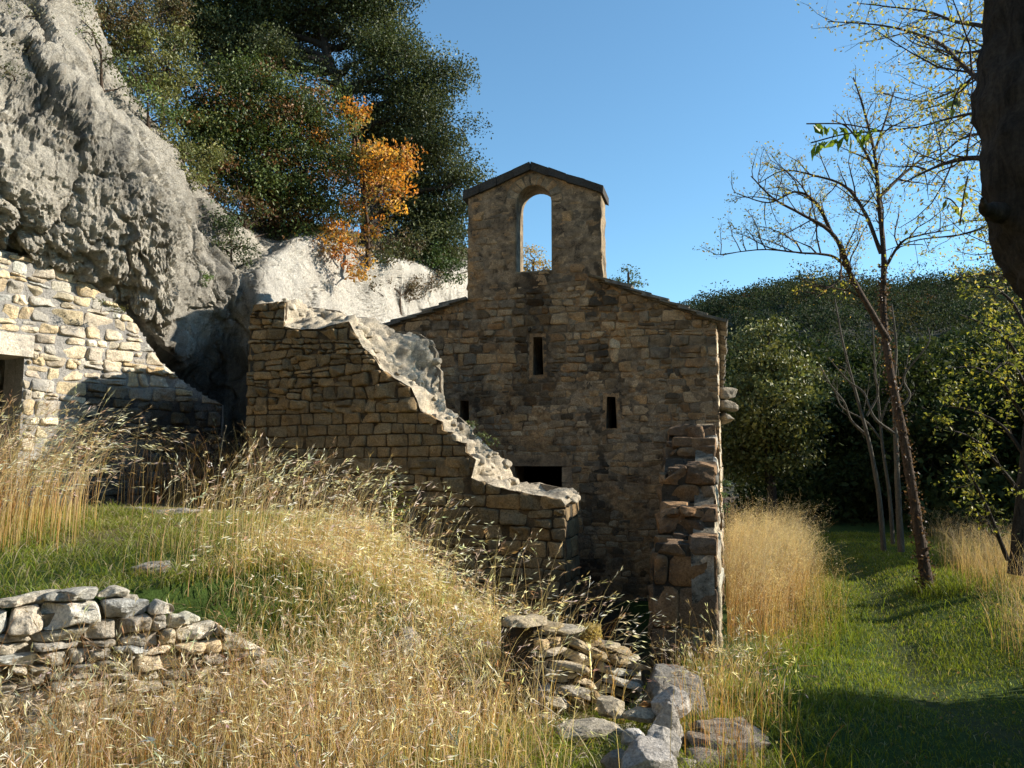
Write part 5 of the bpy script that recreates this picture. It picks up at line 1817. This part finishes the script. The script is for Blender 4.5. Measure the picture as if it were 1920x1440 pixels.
rg = rng_(203)
C_ORG = [(0.56, 0.27, 0.045), (0.50, 0.20, 0.03), (0.60, 0.34, 0.07), (0.28, 0.11, 0.03), (0.40, 0.25, 0.07), (0.22, 0.17, 0.05)]
bl = pix_blobs([(652, 220, 40, 15.4), (715, 300, 56, 15.2), (765, 305, 34, 15.2), (728, 360, 44, 15.1), (640, 450, 42, 15.0), (620, 300, 26, 15.1), (660, 395, 26, 15.1), (600, 260, 22, 15.1), (668, 482, 26, 15.2), (735, 405, 26, 15.4), (630, 250, 26, 15.6), (690, 330, 36, 15.7), (700, 440, 22, 15.4), (668, 515, 14, 15.1), (625, 425, 22, 15.2)], 0.9)
b0 = P(690, 500, 15.8)
make_tree("orange_sapling", "young oak with bright orange autumn leaves in front of the dark evergreen", "tree", b0,
          [b0, P(690, 440, 15.8), P(685, 380, 15.7), P(680, 310, 15.7), P(665, 240, 15.8)], 0.05, bl, C_ORG, rg, M_BARKB, M_LEAF2, None, 0.02, per_m3=75, leaf=0.08, n_leaf=24, cl=0.12, twig_r=0.006, width=0.55)

SHR = [
    ("olive bush hanging over the rock rim, between the bright green bush and the rusty one", [(330, 290, 40, 12.6), (365, 330, 34, 12.7), (300, 240, 36, 12.3), (385, 290, 40, 13.2)], C_OLV, 0.05, 213),
    ("grassy green bush on the upper rock rim below the thorny olive one", [(165, 60, 26, 11.0), (205, 110, 30, 11.4), (245, 160, 30, 11.7), (140, 20, 30, 11.2)], [(0.10, 0.12, 0.04), (0.13, 0.13, 0.05), (0.08, 0.10, 0.03)], 0.04, 214),
    ("olive bush with reddish tips above the big rock, left of the glossy shrub", [(315, 130, 55, 13), (270, 90, 50, 13), (340, 80, 50, 13.5), (300, 170, 34, 12.6)], C_OLV, 0.06, 204),
    ("bright green low bush hugging the shoulder of the big rock", [(290, 195, 30, 12), (262, 165, 26, 11.8), (312, 222, 22, 12.2), (240, 120, 26, 11.6)], [(0.10, 0.14, 0.035), (0.08, 0.12, 0.03)], 0.05, 205),
    ("small dark bush growing from the ledge left of the white cliff face", [(430, 420, 34, 12.9), (410, 455, 26, 12.7), (450, 462, 30, 12.9), (470, 492, 20, 13), (405, 400, 24, 12.8)], [(0.05, 0.075, 0.025), (0.07, 0.09, 0.035)], 0.05, 206),
    ("grey green heath bush at the top left corner on the rock", [(20, 90, 34, 9.5), (0, 40, 44, 9.8), (50, 30, 34, 10), (10, 130, 22, 9.2)], [(0.10, 0.10, 0.055), (0.13, 0.115, 0.06), (0.08, 0.085, 0.045)], 0.04, 207),
    ("thorny olive bush with bare twigs at the top of the picture left of the oak", [(200, 40, 50, 12.6), (250, 20, 50, 13), (150, 10, 40, 11.8), (320, 20, 44, 14), (200, 95, 46, 13.2), (260, 70, 60, 14), (300, 150, 50, 13.6), (250, 150, 40, 13.2), (175, 20, 50, 13)], [(0.075, 0.08, 0.03), (0.10, 0.085, 0.035), (0.13, 0.085, 0.03)], 0.05, 208),
    ("fresh green pine-like bush under the oak, left of the bell gable", [(800, 480, 40, 20.2), (845, 505, 30, 20.6), (770, 500, 30, 20), (815, 440, 26, 20.2)], [(0.07, 0.11, 0.03), (0.055, 0.085, 0.025)], 0.07, 209),
    ("brown tangled thorn bush above the white cliff face", [(770, 540, 30, 19), (810, 530, 22, 20), (720, 515, 26, 18), (690, 535, 20, 17)], [(0.13, 0.09, 0.05), (0.17, 0.12, 0.07), (0.10, 0.085, 0.045)], 0.06, 210),
    ("rusty leaved bush between the glossy shrub and the rock shoulder", [(390, 340, 26, 13.2), (455, 370, 26, 13.8), (480, 385, 30, 14), (425, 300, 30, 13.8), (500, 412, 40, 14.8), (545, 432, 40, 15.2), (452, 405, 30, 14.2), (415, 370, 30, 13.6)], [(0.16, 0.075, 0.03), (0.11, 0.07, 0.03), (0.07, 0.08, 0.025)], 0.06, 211),
    ("olive shrub between the orange young oak and the glossy shrub", [(610, 480, 36, 15.9), (590, 500, 26, 15.7), (655, 400, 40, 16.2), (580, 440, 40, 15.6), (715, 470, 34, 16.5), (755, 460, 40, 17.5)], [(0.06, 0.075, 0.025), (0.08, 0.08, 0.03), (0.12, 0.08, 0.03)], 0.065, 212),
]
for lab, bb, cols, lf, sd_ in SHR:
    rg = rng_(sd_)
    bl = pix_blobs(bb)
    cen = np.mean([b[0] for b in bl], axis=0)
    low = min(b[0][2] - b[1][2] for b in bl)
    b0 = np.array([cen[0], cen[1] + 0.1, low - 0.15])
    make_tree("bush", lab, "bush", b0, [b0, b0 * 0.7 + cen * 0.3, b0 * 0.4 + cen * 0.6, cen], 0.03, bl, cols, rg, M_BARKB, M_LEAF, None, 0.018, per_m3=300 if lf < 0.06 else 170, leaf=lf * 1.15, n_leaf=22, cl=0.10, twig_r=0.005)

for lab, bb, cols, sd_, nm in (("distant golden tree seen through the bell arch", [(1000, 490, 26, 42), (985, 500, 20, 42), (1020, 505, 22, 42), (995, 468, 14, 42)], [(0.42, 0.27, 0.05), (0.34, 0.22, 0.06), (0.28, 0.22, 0.08)], 220, "golden_tree"),
                           ("distant small green tree peeking over the right roof slope", [(1178, 512, 18, 42), (1195, 530, 18, 42), (1160, 525, 14, 42), (1180, 545, 24, 42)], [(0.06, 0.09, 0.035), (0.08, 0.10, 0.04)], 221, "small_tree")):
    rg = rng_(sd_)
    bl = pix_blobs(bb, 0.9)
    x_, y_ = bl[0][0][0], bl[0][0][1]
    make_tree(nm, lab, "tree", (x_, y_, -1), [(x_, y_, -1.0), (x_ + 0.1, y_, 3.0), (x_, y_, 7.0), bl[0][0]], 0.2, bl, cols, rg, M_BARKB, M_LEAF2, None, 0.04, per_m3=14, leaf=0.15, n_leaf=16, cl=0.2, twig_r=0.012)

# creepers and weeds on the ruin
for lab, spots, cols, sd_, lf in (("leafy weed rooted on the stepped pale top of the porch wall", [(905, 815, 12, 10.2), (920, 828, 10, 10.2), (885, 797, 8, 10.2)], [(0.12, 0.14, 0.05), (0.09, 0.12, 0.04)], 230, 0.035),
                              ("tuft of leaves growing from the side of the dark wall stump", [(1357, 925, 10, 9.6), (1356, 950, 8, 9.4), (1360, 905, 6, 9.8)], [(0.11, 0.16, 0.05)], 231, 0.03),
                              ("mossy green patch of plants on the wall top beneath the overhang", [(190, 568, 10, 10.05), (215, 575, 10, 10.2), (228, 580, 8, 10.3)], [(0.08, 0.10, 0.025), (0.12, 0.11, 0.03)], 232, 0.025),
                              ("green tuft hanging in the groove of the rock beside the dark corner", [(392, 518, 12, 11.6), (385, 528, 9, 11.5)], [(0.10, 0.15, 0.04)], 233, 0.035)):
    rg = rng_(sd_)
    bl = pix_blobs(spots)
    c0 = bl[0][0] - np.array([0, 0, 0.12])
    make_tree("wall_plant", lab, "plant", c0, [c0, c0 + np.array([0, 0, 0.03]), c0 + np.array([0.01, 0, 0.06]), bl[0][0]], 0.006, bl, cols, rg, M_BARKB, M_LEAF, None, 0.004, per_m3=2500, leaf=lf, n_leaf=8, cl=0.03, twig_r=0.002)
# ------------------------------------------------------------------ grasses
GREEN0, GREEN1 = np.array([0.07, 0.095, 0.012]), np.array([0.20, 0.235, 0.03])
STRAW0, STRAW1 = np.array([0.42, 0.29, 0.11]), np.array([0.63, 0.52, 0.35])
HEAD = np.array([0.74, 0.66, 0.52])
RED0, RED1 = np.array([0.33, 0.16, 0.05]), np.array([0.46, 0.27, 0.10])


def scatter(n, x0, x1, y0, y1, rg, fn=None):
    x, y = rg.uniform(x0, x1, n), rg.uniform(y0, y1, n)
    if fn is not None:
        k = rg.random(n) < fn(x, y)
        x, y = x[k], y[k]
    return np.stack([x, y, ground_z(x, y) - 0.01], 1)


def patch(p, seed, f=1.2):
    return 0.5 + 0.5 * np.clip(sines(p[:, :2], seed, f, 3), -1, 1)


def vary(c, n, rg, s=0.2):
    return np.clip(np.asarray(c) * (1 + s * rg.normal(size=(n, 1))) * (1 + 0.08 * rg.normal(size=(n, 3))), 0.004, 0.85)


# meadow and path
rg = rng_(301)


def meadow(x, y):
    t = np.exp(-((x - np.interp(y, TR_Y, TR_X)) / 0.2) ** 2)
    return (x > bank_x(y) - 0.5) * (1 - 0.45 * t) * np.clip(1.25 - y / 26, 0.2, 1) * (x < 0.78 * y + 0.5)


mb = MB()
p = scatter(260000, 1.0, 11, 3.4, 21, rg, meadow)
m = patch(p, 31, 2.2)
h = rg.uniform(0.025, 0.065, len(p)) * (0.6 + 0.9 * m) * (1 + 0.02 * p[:, 1])
yel = rg.random((len(p), 1)) < 0.06
c0 = vary(GREEN0, len(p), rg)
c1 = np.where(yel, vary(STRAW1 * 0.7, len(p), rg), vary(GREEN1, len(p), rg, 0.25))
blades(mb, p, h, rg.uniform(0.2, 1.1, len(p)), rg, 0.0055 + 0.0004 * p[:, 1], c0, c1, 2)
# taller tufts along the edges
p = scatter(9000, 1.2, 10, 4, 16, rg, lambda x, y: np.clip(np.exp(-((x - bank_x(y) - 0.25) / 0.3) ** 2) + np.exp(-((x - (0.40 * y + 1.9)) / 0.5) ** 2) * (y > 6), 0, 1))
blades(mb, p, rg.uniform(0.12, 0.3, len(p)), rg.uniform(0.3, 1.3, len(p)), rg, 0.009, vary(GREEN0, len(p), rg), vary(GREEN1 * 1.1, len(p), rg, 0.25), 4)
tag(mb.build("meadow_grass", M_GRASS, shade=False), "short green turf of the path and meadow", "grass", kind="stuff")

# green grass of the terrace and among the foreground stones
rg = rng_(302)
mb = MB()
p = scatter(44000, -5.2, -0.8, 4.0, 8.8, rg, lambda x, y: terrace_mask(x, y + 0.25 + 0.6 * smooth((x + 2.3) / 0.4)) * np.clip(1.2 - (x + 3.2) * 0.5, 0.05, 1) * (0.35 + 0.65 * (sines(np.stack([x, y], -1), 77, 1.6, 2) > -0.3)))
m = patch(p, 33, 1.5)
blades(mb, p, rg.uniform(0.05, 0.17, len(p)) * (0.5 + m), rg.uniform(0.4, 1.5, len(p)), rg, 0.0065, vary(GREEN0 * 1.1, len(p), rg), np.where(rg.random((len(p), 1)) < 0.3, vary(STRAW1 * 0.8, len(p), rg), vary(GREEN1 * 1.25, len(p), rg, 0.25)), 4)
p = scatter(44000, -2.4, 1.5, 3.3, 5.7, rg, lambda x, y: (y < np.interp(x, YF_X, YF_Y) + 0.1) * np.clip(0.25 + 0.75 * smooth((x + 1.2) / 0.7), 0, 1))
m = patch(p, 34, 2.5)
blades(mb, p, rg.uniform(0.06, 0.22, len(p)) * (0.5 + m), rg.uniform(0.3, 1.3, len(p)), rg, 0.006, vary(GREEN0 * 1.15, len(p), rg), np.where(rg.random((len(p), 1)) < 0.2, vary(STRAW1 * 0.8, len(p), rg), vary(GREEN1 * 1.35, len(p), rg, 0.25)), 4)
p = scatter(2500, -1.3, 0.9, 5.6, 8.3, rg, lambda x, y: terrace_mask(x, y))
blades(mb, p, rg.uniform(0.1, 0.3, len(p)), rg.uniform(0.3, 1.2, len(p)), rg, 0.007, vary(GREEN0 * 1.15, len(p), rg), vary(GREEN1 * 1.2, len(p), rg, 0.25), 4)
p = scatter(6000, -2.7, -0.9, 4.5, 6.2, rg, lambda x, y: (y > np.interp(x, YF_X, YF_Y) - 0.75) * (x > -2.2 + 0.6 * (y < np.interp(x, YF_X, YF_Y))*0))
blades(mb, p, rg.uniform(0.08, 0.24, len(p)), rg.uniform(0.4, 1.6, len(p)), rg, 0.0065, vary(GREEN0 * 1.15, len(p), rg), np.where(rg.random((len(p), 1)) < 0.45, vary(STRAW1 * 0.8, len(p), rg), vary(GREEN1 * 1.2, len(p), rg, 0.25)), 4)
tag(mb.build("green_grass", M_GRASS, shade=False), "lush green grass on the terrace and round the loose stones", "grass", kind="stuff")

# straw grass with nodding heads in front of and on the mound
rg = rng_(303)


def straw_clump(mb, p, h, lean, az=None, w=0.003, heads=5, hl=0.030, tone=1.0, red=0.0, keep=0.8, low=(0.0, 0.0, 0.0)):
    n = len(p)
    r = rg.random((n, 1)) < red
    c0 = vary(np.where(r, RED0, STRAW0) * tone, n, rg)
    c1 = vary(np.where(r, RED1, STRAW1) * tone, n, rg)
    st = blades(mb, p, h, lean * 1.1, rg, w, c0, c1, 8, 3.0, az)
    k = rg.random(n) < keep
    hc = vary(np.where(r[k] | (rg.random((int(k.sum()), 1)) < 0.3), np.array([0.36, 0.25, 0.15]), HEAD) * tone, int(k.sum()), rg)
    spikelets(mb, st[k], rg, max(3, int(heads * 0.8)), hl * 1.4, hl * 0.17, hc, 0.20, 0.4, 0.2)


mb = MB()
# in front of the terrace wall
p = scatter(13500, -3.6, 1.05, 2.9, 5.75, rg, lambda x, y: (y < np.interp(x, YF_X, YF_Y) - 0.05) * (x > -0.66 * y - 0.4) * np.clip(0.30 + 0.7 * np.exp(-((x + 0.9) / 1.1) ** 2) + 0.5 * (x < -1.2), 0, 1) * np.clip(1.05 - smooth((x - 0.0) / 0.35), 0, 1) * (1 - 0.55 * smooth((x + 0.9) / 0.6) * smooth((4.9 - y) / 0.6)) * np.clip(0.3 + sines(np.stack([x, y], -1), 55, 2.6, 2) * 0.5 + 0.3, 0.06, 1))
straw_clump(mb, p, rg.uniform(0.35, 0.95, len(p)), rg.uniform(0.08, 0.8, len(p)), None, rg.uniform(0.0028, 0.0055, len(p)), 6, 0.034, 1.0, 0.16)
# brown stalks right in front of the terrace wall
p = scatter(2600, -3.6, -0.9, 3.0, 5.8, rg, lambda x, y: (y < np.interp(x, YF_X, YF_Y) - 0.12) * (y > np.interp(x, YF_X, YF_Y) - 0.75) * 1.0)
straw_clump(mb, p, rg.uniform(0.5, 1.15, len(p)), rg.uniform(0.1, 0.7, len(p)), None, rg.uniform(0.003, 0.005, len(p)), 7, 0.034, 0.9, 0.5)
# leaf litter of dead straw, low and matted
p = scatter(15000, -3.4, 1.0, 3.0, 5.9, rg, lambda x, y: (y < np.interp(x, YF_X, YF_Y) + 0.4 * (x > -2.0)) * (x > -0.66 * y - 0.4) * 0.75 * np.clip(1.03 - smooth((x - 0.0) / 0.4), 0, 1) * (1 - 0.75 * smooth((x + 1.1) / 0.6) * smooth((5.0 - y) / 0.7)))
br = rg.random((len(p), 1))
cA = np.where(br < 0.35, np.array([0.16, 0.10, 0.05]), np.where(br < 0.5, np.array([0.09, 0.11, 0.02]), STRAW0 * 0.8))
cB = np.where(br < 0.35, np.array([0.30, 0.20, 0.10]), np.where(br < 0.5, np.array([0.22, 0.24, 0.05]), STRAW1))
blades(mb, p, rg.uniform(0.12, 0.5, len(p)), rg.uniform(0.4, 2.3, len(p)), rg, 0.0042, vary(cA, len(p), rg), vary(cB, len(p), rg), 5)
# mound crest
p = scatter(15000, -2.6, 0.9, 4.6, 8.4, rg, lambda x, y: np.maximum(terrace_mask(x, y), terrace_mask(x, y + 0.7) * (x > -2.1)) * np.clip(0.25 + 1.0 * np.exp(-((x + 0.8) / 1.0) ** 2), 0, 1) * (y < 7.9 - 0.3 * x) * (x > -2.15 + 0.2 * (y - 5.3) + 0.35 * sines(np.stack([x, y], -1), 91, 2.0, 2)))
straw_clump(mb, p, rg.uniform(0.12, 0.42, len(p)), rg.uniform(0.35, 1.7, len(p)), None, rg.uniform(0.003, 0.0055, len(p)), 6, 0.036, 1.08, 0.05)
p = scatter(1500, -2.7, 0.5, 5.4, 7.6, rg, lambda x, y: np.maximum(terrace_mask(x, y), 0.5) * np.clip(0.3 + (sines(np.stack([x, y], -1), 97, 2.5, 2) > 0) * 1.0, 0, 1))
straw_clump(mb, p, rg.uniform(0.4, 1.0, len(p)), rg.uniform(0.15, 0.7, len(p)), rg.normal(0.2, 0.9, len(p)), 0.003, 8, 0.036, 1.05, 0.05, 1.0)
# rightmost stalks that nod over the dark doorway
p = scatter(170, -0.3, 0.75, 5.4, 6.1, rg)
straw_clump(mb, p, rg.uniform(0.5, 0.95, len(p)), rg.uniform(0.2, 0.8, len(p)), rg.normal(0.1, 1.0, len(p)), 0.003, 7, 0.036, 1.05, 0.25, 1.0)
tag(mb.build("straw_grass", M_DRYG, shade=False), "tall dry straw grass with nodding seed heads on the mound", "grass", kind="stuff")

# tall stalks at the left edge
rg = rng_(304)
mb = MB()
p = scatter(1100, -5.4, -3.5, 6.3, 8.4, rg, lambda x, y: np.clip(1.1 - (x + 0.52 * y + 0.55) * 1.6, 0, 1) * terrace_mask(x, y))
straw_clump(mb, p, rg.uniform(0.7, 1.5, len(p)), rg.uniform(0.15, 0.9, len(p)), rg.normal(0.3, 0.8, len(p)), 0.0045, 9, 0.040, 1.0, 0.25)
p = scatter(110, -3.6, -1.5, 7.6, 9.0, rg, lambda x, y: terrace_mask(x, y))
straw_clump(mb, p, rg.uniform(0.35, 0.8, len(p)), rg.uniform(0.2, 0.9, len(p)), rg.normal(0.0, 1.0, len(p)), 0.004, 7, 0.04, 1.0, 0.2)
p = scatter(600, -4.8, -2.9, 9.6, 11.5, rg)
straw_clump(mb, p, rg.uniform(0.5, 1.2, len(p)), rg.uniform(0.1, 0.6, len(p)), None, 0.005, 5, 0.03, 0.6, 0.7)
tag(mb.build("tall_stalks", M_DRYG, shade=False), "very tall arching straw stalks by the doorway under the cliff", "grass", kind="stuff")

# golden feather grass right of the chapel
rg = rng_(305)
mb = MB()


def golden(x, y):
    b = bank_x(y)
    wall = (x > 0.262 * y + 0.0)
    q = np.stack([x, y], -1)
    return wall * smooth((b - 0.05 + 0.22 * sines(q, 92, 1.6, 3) - x) / 0.35) * np.clip(0.3 + 1.0 * (sines(q, 95, 3.2, 2) > -0.25), 0, 1) * smooth((y - 8.7 - 0.5 * (x - 2.4) + 0.3 * sines(q, 93, 2.0, 2)) / 0.8)


p = scatter(17000, 2.2, 6.0, 8.6, 16.5, rg, golden)
hh = rg.normal(0.95, 0.2, len(p)).clip(0.4, 1.45) * (1 + 0.22 * sines(p[:, :2], 94, 1.5, 2)) * np.interp(p[:, 1], [8.6, 9.2, 10, 16], [0.7, 0.95, 1.02, 1.0])
n = len(p)
st = blades(mb, p, hh, rg.uniform(0.05, 0.6, n), rg, 0.004, vary(np.array([0.29, 0.155, 0.06]), n, rg), vary(np.array([0.46, 0.33, 0.18]), n, rg), 5, 2.2, rg.normal(0.3, 1.2, n))
k = rg.random(n) < 0.75
fluff(mb, st[k], rg, 16, np.array([0.54, 0.44, 0.32]), 0.34, 0.07, 0.014)
p = scatter(5000, 2.0, 5.2, 7.6, 15, rg, lambda x, y: (x > 0.262 * y) * np.exp(-((x - bank_x(y) + 0.08) / 0.24) ** 2))
n = len(p)
st = blades(mb, p, rg.uniform(0.2, 0.85, n), rg.uniform(0.1, 0.6, n), rg, 0.004, vary(np.array([0.24, 0.15, 0.04]), n, rg), vary(np.array([0.40, 0.28, 0.12]), n, rg), 5, 2.2)
fluff(mb, st[rg.random(n) < 0.5], rg, 12, np.array([0.50, 0.38, 0.25]), 0.25, 0.06, 0.013)
p = scatter(9000, 2.0, 5.2, 7.4, 15, rg, lambda x, y: (x > 0.262 * y) * np.exp(-((x - bank_x(y)) / 0.3) ** 2))
n = len(p)
blades(mb, p, rg.uniform(0.12, 0.42, n), rg.uniform(0.3, 1.2, n), rg, 0.008, vary(GREEN0, n, rg), vary(GREEN1, n, rg), 4)
tag(mb.build("golden_grass", M_DRYG, shade=False), "dense golden feather grass along the chapel's sunny side", "grass", kind="stuff")

# dry fringe right of the path
rg = rng_(306)
mb = MB()
p = scatter(16000, 4.3, 9.5, 7.2, 17.5, rg, lambda x, y: np.clip(smooth((x - 0.415 * y - 1.35) / 0.5), 0, 1) * (x < 0.7 * y + 0.4) * np.clip(0.15 + (sines(np.stack([x, y], -1), 66, 1.3, 2) > -0.1), 0, 1))
n = len(p)
hh = rg.uniform(0.35, 0.9, n)
st = blades(mb, p, hh, rg.uniform(0.1, 0.6, n), rg, 0.004, vary(np.array([0.26, 0.17, 0.08]), n, rg), vary(np.array([0.38, 0.28, 0.17]), n, rg), 5)
fluff(mb, st[rg.random(n) < 0.5], rg, 9, np.array([0.42, 0.33, 0.24]), 0.2, 0.05, 0.012)
tag(mb.build("dry_fringe", M_DRYG, shade=False), "dull brown dry grass fringing the right side of the path", "grass", kind="stuff")

# reddish stalks by the stone steps
rg = rng_(307)
mb = MB()
p = scatter(420, 0.95, 1.75, 4.2, 5.6, rg, lambda x, y: np.exp(-((x - 1.25) / 0.18) ** 2))
straw_clump(mb, p, rg.uniform(0.3, 0.75, len(p)), rg.uniform(0.05, 0.45, len(p)), None, 0.003, 4, 0.03, 0.85, 0.75, 0.7)
p = scatter(300, 1.3, 1.9, 5.4, 7.6, rg)
straw_clump(mb, p, rg.uniform(0.3, 0.75, len(p)), rg.uniform(0.1, 0.8, len(p)), None, 0.003, 7, 0.032, 0.9, 0.3, 0.9)
p = scatter(500, 5.45, 6.15, 10.7, 11.7, rg)
blades(mb, p, rg.uniform(0.1, 0.35, len(p)), rg.uniform(0.3, 1.2, len(p)), rg, 0.009, vary(GREEN0, len(p), rg), vary(GREEN1 * 0.9, len(p), rg), 4)
p = scatter(900, 1.2, 1.95, 4.3, 8.0, rg)
blades(mb, p, rg.uniform(0.1, 0.32, len(p)), rg.uniform(0.4, 1.4, len(p)), rg, 0.007, vary(GREEN0, len(p), rg), vary(GREEN1 * 1.1, len(p), rg), 4)
tag(mb.build("reddish_stalks", M_DRYG, shade=False), "reddish dry stalks and blades round the stone slab steps", "grass", kind="stuff")

# fallen leaves and litter on path and terrace
rg = rng_(308)
mb = MB()
p = scatter(900, 1.5, 8, 3.6, 14, rg, lambda x, y: (x > bank_x(y)) * 1.0)
p[:, 2] += 0.03
leaves(mb, p, 0.035, rg, pick([(0.30, 0.20, 0.06), (0.22, 0.13, 0.06), (0.36, 0.28, 0.08)], len(p), rg), 0.6, 1.5)
tag(mb.build("fallen_leaves", M_LEAF2, shade=False), "scattered fallen leaves on the path turf", "fallen leaves", kind="stuff")

# single weeds
for lab, px, py, d, hgt, cols, sd_, nm in (("dried flower head on a thin stalk above the rubble wall", 1108, 1185, 5.6, 0.30, [(0.40, 0.31, 0.15), (0.34, 0.27, 0.12)], 321, "dried_flower"),
                                      ("green weed with a small yellow tip standing before the porch wall", 738, 935, 7.6, 0.42, [(0.16, 0.17, 0.03), (0.10, 0.13, 0.03)], 322, "tall_weed")):
    rg = rng_(sd_)
    c = P(px, py, d)
    root = thing(nm, c - np.array([0, 0, hgt]), lab, "plant")
    ms, ml = MB(), MB()
    for k in range(5):
        e = c + rg.normal(size=3) * 0.045
        tube(ms, spline([c - np.array([0, 0, hgt]), c - np.array([0.01, 0, hgt * 0.4]), e], 5), np.linspace(0.003, 0.0012, 11), 4)
    if nm == "dried_flower":
        q = c + rg.normal(size=(700, 3)).clip(-1.9, 1.9) * np.array([0.036, 0.036, 0.028])
        leaves(ml, q, 0.022, rg, pick(cols, 700, rg), 0.6)
        ml.build("flower_head", M_DRYG, root, shade=False)
    else:
        q = c + rg.normal(size=(160, 3)) * np.array([0.07, 0.07, 0.14]) - np.array([0, 0, 0.16])
        leaves(ml, q, 0.035, rg, pick(cols, 160, rg), 0.5)
        ml.build("foliage", M_GRASS, root, shade=False)
    ms.build("stem", M_DRYG, root)
